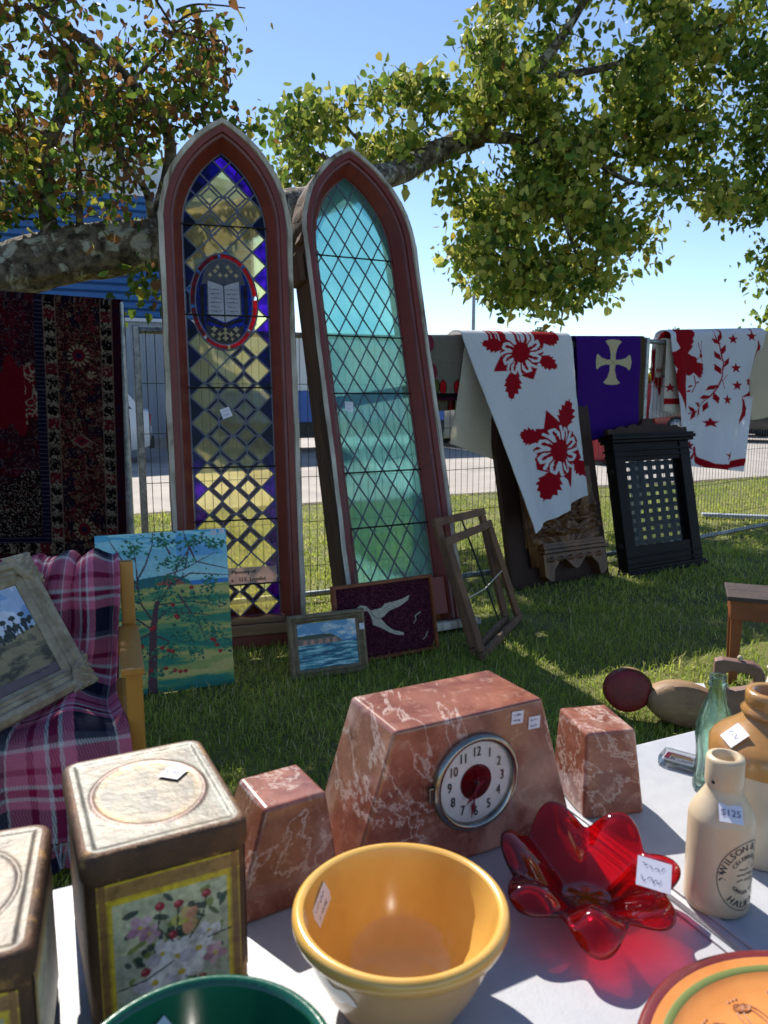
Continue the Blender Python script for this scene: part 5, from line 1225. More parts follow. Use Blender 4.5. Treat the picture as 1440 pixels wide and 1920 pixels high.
P, col, s = drape([(.575, .30), (.575, .62), (.57, .80), (.53, .845), (.445, .835), (.40, .76), (.38, .62), (.35, .50), (.28, .455), (.12, .45), (.0, .452), (-.05, .43), (-.075, .36), (-.085, .25), (-.09, .16)],
                  [(0, -.40, -.06), (.34, -.40, -.02), (.5, -.45, -.045), (.7, -.72, -.04), (.85, -.80, -.03), (1, -.86, -.02)], 220, 300, [(0, .012), (.3, .012), (.45, .03), (.62, .028), (.8, .022), (.9, .03), (1, .04)], 3)
solid(obj('throw', grid_mesh('throw', P, col), 'blanket', bk), .005, 0)
P2, col2, s2 = drape([(-.02, .36), (-.04, .25), (-.05, .15), (-.055, .03)], [(0, -.60, -.05), (1, -.66, -.12)], 110, 110, [(0, .01), (1, .028)], 8, uoff=.13)
solid(obj('under_layer', grid_mesh('under_layer', P2, col2), 'blanket', bk), .005, 0)
fr = MB(); rr = random.Random(3)
for i in range(0, 220, 5):
    p = Vector(P[-1, i]); L = rr.uniform(.05, .085); e = Vector((rr.uniform(-.015, .015), rr.uniform(-.015, .01), -L)); fr.tube([p, p + e * .5 + Vector((rr.uniform(-.006, .006), 0, 0)), p + e], [.0034, .003, .0022], 5)
obj('fringe', fr, 'fringe', bk)['kind'] = 'stuff'

# ornate framed landscape on the chair
BRp = gz(176, 1278, .475); up_ = Vector((.13, .40, 0)).normalized(); PWd, PHt = .56, .47
PM = frame(BRp - up_ * PWd, up_, lean=math.radians(31))
lp_ = thing('landscape_painting', 'landscape painting in an ornate cream frame resting on the plaid blanket', 'painting', M=PM)
def draw_land(c, u, v):
    W, H_ = c.X.max(), c.Y.max(); X, Y = c.X / W, c.Y / H_; n = fbm(X * 3 + Y * 2, Y * 4 - X, 7)
    hz = .62 - .16 * X
    c.put(Y < 2, S(120, 150, 190)); c.put(n > .46, S(158, 178, 204)); c.put(n > .58, S(196, 202, 214)); c.put((n < .36), S(84, 118, 170))
    gnd = Y > hz; g_ = fbm(X * 6, Y * 12, 9); c.put(gnd, S(104, 96, 74)); c.put(gnd & (g_ > .52), S(134, 122, 92)); c.put(gnd & (g_ < .4), S(70, 68, 56)); c.put(gnd & (Y > .9), S(96, 84, 88))
    c.put((np.abs(Y - hz + .015) < .02) & (X < .5), S(90, 116, 150)); rr = random.Random(2)
    for _ in range(60):
        x = rr.uniform(.25, .98); y = .62 - .16 * x; c.ell(x * W, (y - rr.uniform(0, .05 + .05 * (x > .6))) * H_, rr.uniform(.012, .03), rr.uniform(.012, .04), S(40, 50, 48) if rr.random() < .7 else S(62, 72, 60))
    for x in (.62, .7, .8, .9): c.line([(x * W, (.62 - .16 * x) * H_), (x * W + .01, (.44 - .14 * x) * H_)], .008, S(40, 44, 44)); c.ell(x * W + .01, (.43 - .14 * x) * H_, .035, .02, S(46, 56, 52))
    c.line([(.72 * W, .93 * H_), (.76 * W, .92 * H_), (.8 * W, .935 * H_), (.84 * W, .92 * H_), (.9 * W, .925 * H_)], .006, S(40, 36, 40))
OF = [(0, .01), (.004, -.012), (.02, -.026), (.034, -.022), (.040, -.010), (.052, -.012), (.058, -.003), (.066, -.006), (.074, .004), (.082, .010)]
pic_surface(lp_, PWd, PHt, draw_land, 150, 120, .084, OF, 'cream_gilt', 'paint', .02, yc=.013)
for (cx, cz, sx, sz) in ((0, 0, 1, 1), (PWd, 0, -1, 1), (0, PHt, 1, -1), (PWd, PHt, -1, -1)):
    nr_, nt_ = 30, 30; Rr, Tt = np.meshgrid(np.linspace(0, 1, nr_), np.linspace(0, 1, nt_)); ox = -.005 + Rr * .115 * (1 - .35 * Tt); oz = -.005 + Tt * .115 * (1 - .35 * Rr)
    hh = .015 + .006 * np.sin(ox * 150 + 2 * np.sin(oz * 100)) * np.cos(oz * 140) + .003 * np.sin((ox - oz) * 220); hh *= np.clip(np.minimum(np.minimum(Rr, 1 - Rr), np.minimum(Tt, 1 - Tt)) * 9 + .15, 0, 1)
    obj('corner_ornament', grid_mesh('corner_ornament', np.stack([cx + sx * ox, -.012 - hh, cz + sz * oz], -1)), 'cream_gilt', lp_)
obj('name_plate', MB().box(PWd * .42, PWd * .58, -.016, -.011, .022, .04, bev=.002), 'gold_frame', lp_)

# bench at the right
bc = gz(1364, 1119, .45); BM = frame((bc.x, bc.y, 0), (.93, -.36)); bn = thing('wooden_bench', 'low wooden bench with worn dark top and reddish legs', 'bench', M=BM)
for k in range(2): obj('top_board', MB().box(0, 1.0, k * .152, k * .152 + .15, .43, .452, bev=.004), 'bench_top', bn)
obj('apron', MB().box(.02, .98, .018, .04, .335, .429, bev=.003), 'bench_wood', bn); obj('end_apron', MB().box(.0185, .04, .042, .28, .335, .429, bev=.003), 'bench_wood', bn)
for x in (.03, .93):
    for y in (.03, .245): obj('leg', MB().box(x - .004, x + .046, y + .012, y + .058, 0, .334, bev=.003, taper=lambda v, x=x, y=y: Vector((x + .02 + (v.x - x - .02) * (.75 + .25 * v.z / .335), y + .035 + (v.y - y - .035) * (.75 + .25 * v.z / .335), v.z))), 'bench_wood', bn)

# carved decoy
dc0 = gz(1240, 1366); DM = frame((dc0.x, dc0.y, 0), (1, -.12), lean=math.radians(12)); dy = thing('wooden_decoy', 'worn carved wooden bird decoy with red painted head lying on the grass', 'decoy', M=DM)
def lens(cx, cz, rx, rz, th, rot, nm, m, egg=0.0, ridge=True):
    rows = []; N = 40
    for (k, y) in ((1.0, 0), (.97, -th * .35), (.86, -th * .7), (.6, -th * .92), (.25, -th), (.02, -th * 1.02)):
        rows.append([(cx + math.cos(rot) * rx * k * math.cos(a) * (1 + egg * math.sin(a)) - math.sin(rot) * rz * k * math.sin(a), y, cz + math.sin(rot) * rx * k * math.cos(a) + math.cos(rot) * rz * k * math.sin(a)) for a in [2 * math.pi * i / N for i in range(N)]])
    back = [[(x, .07, z) for x, _, z in rows[0]]]; mid = [[(cx + (x - cx) * .92, .09, cz + (z - cz) * .92) for x, _, z in rows[0]]]
    mb = MB().loft(mid + back + rows, close=True); mb.f.append(tuple(range(N))); return obj(nm, mb, m, dy, smooth=True, autos=35)
px2m = 2.95 / FPX
hx = (1172 - 1240) * px2m; lens(hx, .150, .094, .088, .018, .1, 'head', 'decoy_red')
lens(hx + .012, .156, .092, .088, -.02, .1, 'head_back', 'decoy_wood')
lens(.105, .100, .165, .096, .055, -.16, 'body', 'decoy_wood')
obj('neck_peg', MB().tube([(hx + .07, .03, .135), (-.03, .03, .12)], .03, 12), 'decoy_wood', dy)
sticker(dy, Matrix.Translation((.165, .03, .182)) @ Matrix.Rotation(-1.1, 4, 'X'), .04, .03, 44)

# D-shaped handle
hd0 = gz(1372, 1380); HMx = frame((hd0.x, hd0.y, 0), (1, -.3)); hd = thing('spade_grip', 'brown D-shaped wooden grip with a round stud standing behind the green bottle', 'handle', M=HMx)
sc_ = 2.85 / FPX; q = lambda X, Y: ((X - 1372) * sc_ * 1.05, (1396 - Y) * sc_ * 1.05)
outer = [q(*p) for p in [(1331, 1240), (1345, 1236), (1400, 1240), (1415, 1248), (1423, 1262), (1422, 1280), (1414, 1292), (1405, 1330), (1400, 1378), (1350, 1378), (1342, 1330), (1334, 1300), (1330, 1270)]]
hole = [q(*p) for p in [(1352, 1264), (1362, 1259), (1392, 1262), (1402, 1268), (1404, 1280), (1396, 1290), (1360, 1300), (1352, 1285)]]
bm = bmesh.new(); ov = [bm.verts.new((x, 0, z)) for x, z in outer]; hv = [bm.verts.new((x, 0, z)) for x, z in hole]
es = [bm.edges.new((ov[i], ov[(i + 1) % len(ov)])) for i in range(len(ov))] + [bm.edges.new((hv[i], hv[(i + 1) % len(hv)])) for i in range(len(hv))]
r_ = bmesh.ops.triangle_fill(bm, use_beauty=True, use_dissolve=False, edges=es); me = bpy.data.meshes.new('grip'); bm.to_mesh(me); bm.free()
o = obj('grip', me, 'handle_brown', hd); solid(o, .05, 0); bevel(o, .006)
obj('stud', MB().lathe([(0, .016), (.008, .014), (.012, .006), (.010, -.004)], 16, Matrix.Translation(Vector((q(1377, 1236)[0], 0, q(1377, 1236)[1])))), 'cream_gilt', hd, smooth=True)
# ------------------------------------------------------------------ white folding table and what stands on it
T = .74
mat('table_plastic', S(176, 178, 184), S(167, 169, 176), 30, .42, bump=.12, bscale=260, spec=.4, c3=S(166, 166, 168), s3=3, r3=(.55, .85))
mat('steel_tube', S(120, 122, 126), None, 10, .4, metal=.6)
def marble(name):
    m = bpy.data.materials.new(name); m.use_nodes = True; N, L = m.node_tree.nodes, m.node_tree.links; b = N['Principled BSDF']
    tc = N.new('ShaderNodeTexCoord')
    def nz(s, d, ds, e0, e1, c0, c1):
        n = N.new('ShaderNodeTexNoise'); n.inputs['Scale'].default_value = s; n.inputs['Detail'].default_value = d; n.inputs['Distortion'].default_value = ds; n.inputs['Roughness'].default_value = .65
        L.new(tc.outputs['Object'], n.inputs['Vector']); r = N.new('ShaderNodeValToRGB'); r.color_ramp.elements[0].position = e0; r.color_ramp.elements[1].position = e1
        r.color_ramp.elements[0].color = c0; r.color_ramp.elements[1].color = c1; L.new(n.outputs['Fac'], r.inputs[0]); return r
    base = nz(14, 10, .5, .34, .66, S(108, 56, 46), S(156, 100, 82)); W, K = (1, 1, 1, 1), (0, 0, 0, 1)
    dark = nz(7, 6, 1.2, .55, .68, K, W); pale = nz(7, 14, .5, .54, .70, K, W); speck = nz(46, 12, .4, .56, .70, K, W)
    def vein(s, ds, w):
        r = nz(s, 9, ds, .5 - w, .5 + w, K, K); e = r.color_ramp.elements.new(.5); e.color = W; return r
    v1, v2 = vein(2.2, .5, .006), vein(5, .4, .005); cur = base.outputs[0]
    for f, col, amt in ((dark, S(80, 32, 30), .75), (pale, S(206, 176, 162), .55), (speck, S(196, 162, 146), .5), (v1, S(226, 208, 198), .55), (v2, S(206, 178, 166), .12)):
        mm = N.new('ShaderNodeMath'); mm.operation = 'MULTIPLY'; mm.inputs[1].default_value = amt; L.new(f.outputs[0], mm.inputs[0])
        x = N.new('ShaderNodeMix'); x.data_type = 'RGBA'; L.new(mm.outputs[0], x.inputs[0]); L.new(cur, x.inputs[6]); x.inputs[7].default_value = col; cur = x.outputs[2]
    L.new(cur, b.inputs['Base Color']); b.inputs['Roughness'].default_value = .22; b.inputs['Coat Weight'].default_value = .25; b.inputs['Coat Roughness'].default_value = .1
    MATS[name] = m
marble('marble')
mat('chrome', S(170, 168, 160), S(130, 128, 122), 20, .22, metal=.95)
mat('dial', S(226, 220, 218), S(212, 204, 202), 12, .45)
mat('dial_red', S(78, 8, 14), None, 12, .15, coat=.5)
mat('numeral', S(18, 16, 18), None, 1, .5)
mat('hand_red', S(120, 30, 50), None, 1, .3)
glass('lens', (1, 1, 1, 1), .0, .93, 1.01, .06)
mat('yellow_glaze', S(222, 176, 92), S(208, 156, 70), 7, .2, coat=.6, c3=S(206, 150, 74), s3=5, r3=(.56, .72), bump=.02)
mat('bowl_base', S(212, 172, 118), S(198, 154, 100), 8, .3, coat=.4)
mat('plain_white', S(236, 230, 220), None, 8, .25, coat=.4)
mat('green_glaze', S(20, 92, 66), S(14, 78, 56), 6, .16, coat=.6)
mat('stoneware', S(206, 186, 156), S(192, 170, 138), 9, .38, bump=.05, coat=.25, c3=S(176, 140, 92), s3=5, r3=(.62, .8))
mat('cream_glaze', S(196, 186, 166), S(182, 172, 150), 9, .25, coat=.4)
mat('ochre_glaze', S(178, 134, 76), S(150, 106, 58), 10, .25, coat=.5, bump=.05)
mat('hole', S(16, 10, 8), None, 1, .9)
mat('print', S(34, 34, 40), S(56, 56, 62), 60, .6)
mat('terracotta', S(214, 140, 70), S(204, 126, 58), 14, .4, bump=.06, bscale=60, coat=.15)
mat('terracotta_line', S(150, 84, 38), None, 14, .5)
mat('plate_rim', S(112, 34, 34), S(94, 26, 28), 14, .35, coat=.3)
mat('plate_green', S(108, 118, 62), None, 14, .4)
mat('tin_rust', S(98, 66, 42), S(66, 44, 30), 22, .6, metal=.25, bump=.4, bscale=90, c3=S(150, 112, 60), s3=18, r3=(.56, .68))
mat('tin_lid', (.42, .34, .26, 1), (1, 1, 1, 1), 22, .45, attr=True, bump=.15, bscale=60, metal=.1, ramp=(.36, .56))
mat('tin_paint', (.62, .56, .48, 1), (1, 1, 1, 1), 60, .4, attr=True, bump=.1, bscale=90, ramp=(.30, .5))
glass('bottle_green', S(234, 250, 241), .0, .5, 1.2, .08, bump=.15, bscale=60)
glass('clear_plastic', S(236, 238, 240), .05, .6, 1.05, .08)
mat('card_pink', S(196, 52, 92), None, 1, .5); mat('card_blue', S(64, 84, 190), None, 1, .5); mat('card_white', S(226, 224, 226), None, 1, .6); mat('card_gold', S(196, 160, 96), None, 1, .5)
# red art glass: refracting glass with a straight-through share so its shadow is red
def red_glass():
    m = bpy.data.materials.new('red_glass'); m.use_nodes = True; N, L = m.node_tree.nodes, m.node_tree.links; N.remove(N['Principled BSDF']); out = N['Material Output']
    g = N.new('ShaderNodeBsdfGlass'); g.inputs['Color'].default_value = S(250, 40, 60); g.inputs['IOR'].default_value = 1.42; g.inputs['Roughness'].default_value = .0
    t = N.new('ShaderNodeBsdfTransparent'); t.inputs['Color'].default_value = S(250, 60, 96); d = N.new('ShaderNodeBsdfTranslucent'); d.inputs['Color'].default_value = S(225, 4, 26)
    gl = N.new('ShaderNodeBsdfGlossy'); gl.inputs['Roughness'].default_value = .03
    def mix(a, b, f):
        s = N.new('ShaderNodeMixShader'); L.new(a, s.inputs[1]); L.new(b, s.inputs[2])
        if isinstance(f, float): s.inputs[0].default_value = f
        else: L.new(f, s.inputs[0])
        return s.outputs[0]
    fr = N.new('ShaderNodeFresnel'); fr.inputs[0].default_value = 1.5
    L.new(mix(mix(mix(g.outputs[0], t.outputs[0], .52), d.outputs[0], .20), gl.outputs[0], fr.outputs[0]), out.inputs[0]); MATS['red_glass'] = m
red_glass()

yt = math.radians(25); ut = Vector((math.cos(yt), math.sin(yt), 0)); nt_ = Vector((-math.sin(yt), math.cos(yt), 0))
far0 = Vector((0, 1.158, 0)); seam = Vector((.410, .870, 0)); sx_ = (seam - far0).dot(ut); TO = far0 + ut * sx_
TBM = frame((TO.x, TO.y, 0), ut); tb = thing('folding_table', 'white plastic folding table carrying pottery, tins and a marble clock', 'table', M=TBM)
DEP = .80
for x0, x1 in ((-1.0, -.0035), (.0035, .95)): obj('top_leaf', MB().box(x0, x1, -DEP, 0, T - .045, T, bev=.008), 'table_plastic', tb)
for dx in (-.016, .016): obj('seam_lip', MB().box(dx - .004, dx + .004, -DEP + .02, -.02, T + .0005, T + .0035, bev=.0015), 'table_plastic', tb)
for x in (-.85, .80):
    for y in (-.72, -.08): obj('leg', MB().tube([(x, y, 0), (x, y, T - .046)], .014, 10), 'steel_tube', tb, smooth=True, autos=40)
    obj('leg_brace', MB().tube([(x, -.705, .3), (x, -.095, .3)], .01, 8), 'steel_tube', tb)

Z = T + .0008
# marble clock
cf = Vector((-.049, .925, 0)); cu = Vector((.341, .179, 0)).normalized(); CKM = frame((cf.x, cf.y, Z), cu); ck = thing('marble_clock', 'trapezoid red marble mantel clock with round dial on the white table', 'clock', M=CKM)
o = obj('case', MB().prism([(0, 0), (.385, 0), (.318, .218), (.072, .218)], 0, .136), 'marble', ck); bevel(o, .005, 3)
dcx, dcz, dR = .200, .118, .0655; DMx = Matrix.Translation((dcx, 0, dcz)) @ Matrix.Rotation(math.pi / 2, 4, 'X')    # local z of the lathe -> -y (outwards)
obj('bezel', MB().lathe([(dR + .006, -.002), (dR + .006, .006), (dR + .003, .011), (dR - .002, .012), (dR - .005, .008), (dR - .006, .002)], 64, DMx), 'chrome', ck, smooth=True)
obj('dial_face', MB().lathe([(dR - .005, .003), (.03, .003), (.0001, .003)], 48, DMx), 'dial', ck)
obj('dial_centre', MB().lathe([(.026, .0034), (.026, .0042), (.0001, .0042)], 40, DMx), 'dial_red', ck)
for h in range(1, 13):
    v, f = text_geo(str(h), .0185); a = math.radians(90 - 30 * h); r = .0445; nm = MB()
    for dx in (0, .0007): nm.add([(dcx + r * math.cos(a) + x * .8 + dx, -.0042 - dx * .05, dcz + r * math.sin(a) + z * 1.1) for x, z in v], f)
    obj('numeral', nm, 'numeral', ck, fix=False)
def hand(ang, L, w, y, nm):
    a = math.radians(90 - ang); dx, dz = math.cos(a), math.sin(a)
    P = [(-.010, 0), (-.006, w * .6), (0, w * .5), (L * .55, w * .3), (L * .68, w * .9), (L * .8, w * .4), (L, 0), (L * .8, -w * .4), (L * .68, -w * .9), (L * .55, -w * .3), (0, -w * .5), (-.006, -w * .6)]
    obj(nm, MB().prism([(dcx + s * dx - t * dz, dcz + s * dz + t * dx) for s, t in P], -y - .0008, -y), 'hand_red', ck)
hand(222, .034, .004, .0136, 'hour_hand'); hand(190, .052, .004, .0068, 'minute_hand')
obj('hand_hub', MB().lathe([(.0035, .004), (.0035, .0085), (.0001, .009)], 16, DMx), 'chrome', ck)
obj('dial_glass', MB().lathe([(dR - .0045, .009), (dR * .7, .013), (dR * .35, .0155), (.0001, .016)], 40, DMx), 'lens', ck, smooth=True)
obj('bezel_hinge', MB().box(dcx - dR - .013, dcx - dR - .0065, -.008, -.001, dcz - .012, dcz + .010, bev=.001), 'chrome', ck)
for k, (x, z) in enumerate(((.272, .198), (.303, .184))): sticker(ck, Matrix.Translation((x, -.0006, z)) @ Matrix.Rotation(.05, 4, 'Y'), .021, .019, 60 + k)
# marble side pieces
def garn(label, base, yaw, w0, w1, d, h, sl, sf, seed, flip=1):
    M = frame((base.x, base.y, Z), (math.cos(yaw), math.sin(yaw))); t = thing('marble_ornament', label, 'ornament', M=M, group='marble pieces flanking the clock')
    vs = [(0, 0, 0), (w0, 0, 0), (w0, d + sf, 0), (0, d + sf, 0), (sl, sf, h), (sl + w1, sf, h), (sl + w1, sf + d, h), (sl, sf + d, h)]
    o = obj('block', MB().add(vs, [(0, 3, 2, 1), (4, 5, 6, 7), (0, 1, 5, 4), (1, 2, 6, 5), (2, 3, 7, 6), (3, 0, 4, 7)]), 'marble', t); bevel(o, .005, 3); o.data.transform(Matrix.Translation((seed, seed * .7, seed * .3))); o.location = (-seed, -seed * .7, -seed * .3); return t
garn('slanted red marble block between the floral tin and the clock', Vector((-.184, .868, 0)), math.radians(31), .150, .088, .094, .132, .052, .026, .37)
garn('slanted red marble block between the clock and the clear packet', Vector((.312, 1.116, 0)), math.radians(11), .104, .084, .104, .132, .010, .022, .81)
# yellow bowl
yb = thing('mixing_bowl', 'yellow glazed mixing bowl with thick rolled rim', 'bowl', loc=(.018, .757, Z)); R_ = .112
outp = [(.001, .004), (.058, .004), (.060, .0), (.064, .0), (.070, .012), (.084, .035), (.098, .066), (.105, .092)]
obj('outer_wall', MB().lathe(outp, 72), 'bowl_base', yb, smooth=True)
obj('rim', MB().lathe([(.105, .092), (.110, .0945), (.1155, .099), (.1175, .105), (.1165, .112), (.113, .1155), (.1085, .116), (.105, .113)], 72), 'yellow_glaze', yb, smooth=True)
obj('inner_wall', MB().lathe([(.105, .113), (.101, .100), (.0945, .070), (.082, .040), (.066, .018), (.050, .0115), (.001, .0105)], 72), 'yellow_glaze', yb, smooth=True)
def white_patch(a0, a1, z0, z1, w=.006):
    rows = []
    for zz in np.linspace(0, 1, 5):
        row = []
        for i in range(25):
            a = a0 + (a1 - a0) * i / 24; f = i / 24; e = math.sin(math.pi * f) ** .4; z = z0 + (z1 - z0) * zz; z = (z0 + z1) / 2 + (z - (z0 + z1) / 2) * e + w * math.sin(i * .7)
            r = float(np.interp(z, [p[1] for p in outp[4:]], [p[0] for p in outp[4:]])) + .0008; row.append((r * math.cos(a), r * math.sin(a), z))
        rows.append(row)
    obj('plain_white', MB().loft(rows), 'plain_white', yb, smooth=True, fix=False)
white_patch(3.5, 4.25, .060, .082, .003); white_patch(5.9, 6.35, .066, .080, .002)  # two off-white patches laid just outside the bowl's outer wall
a = math.radians(157); rd = Vector((math.cos(a), math.sin(a), 0)); tg = Vector((math.sin(a), -math.cos(a), 0)); zz_ = (rd * .22 + Vector((0, 0, 1))).normalized(); y_ = zz_.cross(tg)
Ms = Matrix((tg, y_, zz_)).transposed().to_4x4(); Ms.translation = rd * .0985 + Vector((0, 0, .086)) - y_ * .002
sticker(yb, Ms @ Matrix.Rotation(-.42, 4, 'Y'), .040, .026, 70, lines=2)
# green bowl
gb = thing('green_bowl', 'dark green glazed bowl in front of the floral tin', 'bowl', loc=(-.148, .538, Z))
obj('outer_wall', MB().lathe([(.001, .004), (.052, .004), (.055, 0), (.06, .002), (.078, .03), (.098, .07), (.108, .105)], 64), 'green_glaze', gb, smooth=True)
obj('rim', MB().lathe([(.108, .105), (.113, .111), (.1135, .117), (.110, .120), (.106, .119), (.103, .114)], 64), 'green_glaze', gb, smooth=True)
obj('inner_wall', MB().lathe([(.103, .114), (.094, .07), (.074, .03), (.05, .0125), (.001, .0115)], 64), 'green_glaze', gb, smooth=True)
a = math.radians(128); rd = Vector((math.cos(a), math.sin(a), 0)); tg = Vector((math.sin(a), -math.cos(a), 0)); zz_ = (rd * .25 + Vector((0, 0, 1))).normalized(); y_ = zz_.cross(tg)
Ms = Matrix((tg, y_, zz_)).transposed().to_4x4(); Ms.translation = rd * .0945 + Vector((0, 0, .078)) - y_ * .002; sticker(gb, Ms @ Matrix.Rotation(-.5, 4, 'Y'), .04, .03, 72)
# red glass bowl
rg = thing('glass_bowl', 'red art glass bowl with six ruffled lobes', 'bowl', loc=(.262, .912, Z), rz=math.radians(8))
NT, NR = 180, 24; th = np.linspace(0, 2 * np.pi, NT, endpoint=False); rows = []
def lobe(a):
    """1 on a lobe's crown, 0 in the pinch between two lobes"""
    return (math.cos(3.5 * a + .35 + .25 * math.sin(a + 1)) ** 2) ** .75 * (1 + .15 * math.sin(2 * a))
for k in range(NR):
    t = k / (NR - 1); row = []
    for i in range(NT):
        a = th[i]; w = lobe(a); back = .5 + .5 * math.sin(a - .35); front = max(0, math.sin(-a - .5)) ** 2
        rim_r = .098 + .021 * w - .010 * back * w + .010 * front * w; rim_z = .046 + .030 * w * (.35 + .80 * back) + .008 * back - .020 * front * w
        bell = .028 + (rim_r - .028) * (.55 * t ** .8 + .45 * t ** 1.6)
        z = .010 + (rim_z - .010) * (t ** 1.2) + .030 * math.sin(math.pi * t ** 1.5) * front * w
        cur = max(0, t - .8) / .2; z -= .012 * cur ** 2 * w * (1.2 - back); bell += .006 * cur * w
        row.append((bell * math.cos(a), bell * math.sin(a), max(.007, z)))
    rows.append(row)
mb = MB().loft(rows, close=True); mb.f.append(tuple(reversed(range(NT)))); o = obj('ruffled_body', mb, 'red_glass', rg, smooth=True); solid(o, .0085, 0); sm = o.modifiers.new('relax', 'SMOOTH'); sm.factor = .5; sm.iterations = 4; ss = o.modifiers.new('sub', 'SUBSURF'); ss.levels = ss.render_levels = 1
st_ = CAMP - Vector((.335, .86, .83)); yv = -(Vector((0, -.55, .8)).normalized()); xv = Vector((.93, -.36, .0)); xv = (xv - yv * xv.dot(yv)).normalized(); zv = xv.cross(yv)
Mw = Matrix((xv, yv, zv)).transposed().to_4x4(); Mw.translation = gz(1226, 1640, .832); sticker(rg, rg.matrix_basis.inverted() @ Mw, .040, .036, 75) if False else None
bpy.context.view_layer.update(); sticker(rg, rg.matrix_world.inverted() @ Mw, .040, .036, 75)
# stoneware bottle with print
bb = Vector((.436, .922, Z)); sbm = thing('stoneware_bottle', 'small cream stoneware bottle with a black printed oval', 'bottle', loc=bb)
BR_ = .0405
obj('body', MB().lathe([(.001, .0), (BR_ - .004, .0), (BR_ - .001, .003), (BR_, .010), (BR_, .126), (BR_ - .001, .131), (.034, .143), (.026, .157), (.0215, .166), (.0208, .172)], 64), 'stoneware', sbm, smooth=True, autos=60)
obj('lip', MB().lathe([(.0208, .172), (.0232, .1725), (.0236, .176), (.0236, .206), (.022, .210), (.017, .211), (.0145, .208), (.0135, .19), (.0135, .16), (.001, .16)], 48), 'stoneware', sbm, smooth=True, autos=60)
am = math.atan2(-bb.y, -bb.x); obj('wire_hole', MB().lathe([(.0025, .0), (.0001, .0003)], 12, Matrix.Translation((.0238 * math.cos(am - .55), .0238 * math.sin(am - .55), .180)) @ Matrix.Rotation(am - .55, 4, 'Z') @ Matrix.Rotation(math.pi / 2, 4, 'Y')), 'hole', sbm)
lab = MB(); TH0, ZC = am + .95, .062
def wrap(pts): return [((BR_ + .0006) * math.cos(TH0 + s / BR_), (BR_ + .0006) * math.sin(TH0 + s / BR_), ZC + z) for s, z in pts]
def arc_text(txt, rx, rz, a_mid, size, track, low=False, nm='printed_lettering'):
    """letters set along an ellipse, spaced by their own widths"""
    mbx = MB(); geo = [(None, .32 * size) if c_ == ' ' else (text_geo(c_, size), None) for c_ in txt]; wd = []
    for g_, w0 in geo: wd.append(w0 if g_ is None else max(x for x, z in g_[0]) - min(x for x, z in g_[0]))
    tot = sum(wd) + track * size * (len(txt) - 1); pos = -tot / 2; rad = (rx + rz) / 2
    for (g_, _), w0 in zip(geo, wd):
        c0 = pos + w0 / 2; pos += w0 + track * size
        if g_ is None: continue
        a = a_mid + (c0 / rad if low else -c0 / rad); tx_, tz = rx * math.cos(a), rz * math.sin(a); rot = a + math.pi / 2 if low else a - math.pi / 2; c_, s_ = math.cos(rot), math.sin(rot)
        for d_ in (0, .0005): mbx.add(wrap([(tx_ + (x + d_) * c_ - z * s_, tz + (x + d_) * s_ + z * c_) for x, z in g_[0]]), g_[1])
    obj(nm, mbx, 'print', sbm, fix=False)
arc_text('WILSON & SON', .033, .040, math.pi / 2 + .1, .0125, .16); arc_text('HALIFAX', .033, .040, -math.pi / 2, .0125, .2, True)
arc_text('CELEBRATED', .0235, .027, math.pi / 2, .0080, .16); arc_text('GINGER BEER', .0225, .023, -math.pi / 2, .0070, .16, True)
mbx = MB(); E_ = [(.0395 * math.cos(t), .0485 * math.sin(t)) for t in np.linspace(0, 2 * np.pi, 80)]; E2_ = [(x * .975, z * .98) for x, z in E_]; mbx.loft([wrap(E_), wrap(E2_)]); obj('printed_ring', mbx, 'print', sbm, fix=False)
mbx = MB()
for k, z in enumerate((.010, .003, -.005)):
    t_ = MB(); scribble(t_, -.015, .015, z, .003, 0, 80 + k, n=16, w=.0012); mbx.add(wrap([(v[0], v[2]) for v in t_.v]), t_.f)
for s in (-1, 1):
    t_ = MB(); 
    for q in range(2): scribble(t_, s * .033 - .004, s * .033 + .004, -.002 + q * .008, .006, 0, 90 + q, n=6, w=.0014)
    mbx.add(wrap([(v[0], v[2]) for v in t_.v]), t_.f)
obj('printed_scroll', mbx, 'print', sbm, fix=False)
a = am + .30; rd = Vector((math.cos(a), math.sin(a), 0)); tg = Vector((-math.sin(a), math.cos(a), 0)); zz_ = (-rd * .85 + Vector((0, 0, .7))).normalized(); y_ = zz_.cross(tg)
Ms = Matrix((tg, y_, zz_)).transposed().to_4x4(); Ms.translation = rd * .0345 + Vector((0, 0, .148)); sticker(sbm, Ms @ Matrix.Rotation(.12, 4, 'Y'), .028, .024, 77, txt='$125')
# two-tone jug
jb = Vector((.560, 1.055, Z)); jg = thing('stoneware_jug', 'large two tone stoneware jug with ochre shoulder', 'jug', loc=jb); JR = .080
obj('body', MB().lathe([(.001, 0), (JR - .004, 0), (JR, .006), (JR, .145), (JR - .0005, .150)], 72), 'cream_glaze', jg, smooth=True, autos=50)
obj('shoulder', MB().lathe([(JR + .0004, .142), (JR + .0006, .168), (JR - .004, .176), (JR - .012, .184), (.052, .196), (.040, .208), (.034, .216)], 72), 'ochre_glaze', jg, smooth=True)
obj('neck', MB().lathe([(.034, .216), (.040, .218), (.041, .223), (.035, .228), (.034, .230), (.036, .234), (.036, .250), (.034, .254), (.028, .255), (.0225, .252), (.0215, .225), (.001, .225)], 56), 'ochre_glaze', jg, smooth=True)
am = math.atan2(-jb.y, -jb.x) - .75; rd = Vector((math.cos(am), math.sin(am), 0)); tg = Vector((-math.sin(am), math.cos(am), 0)); zz_ = (-rd * .8 + Vector((0, 0, .75))).normalized(); y_ = zz_.cross(tg)
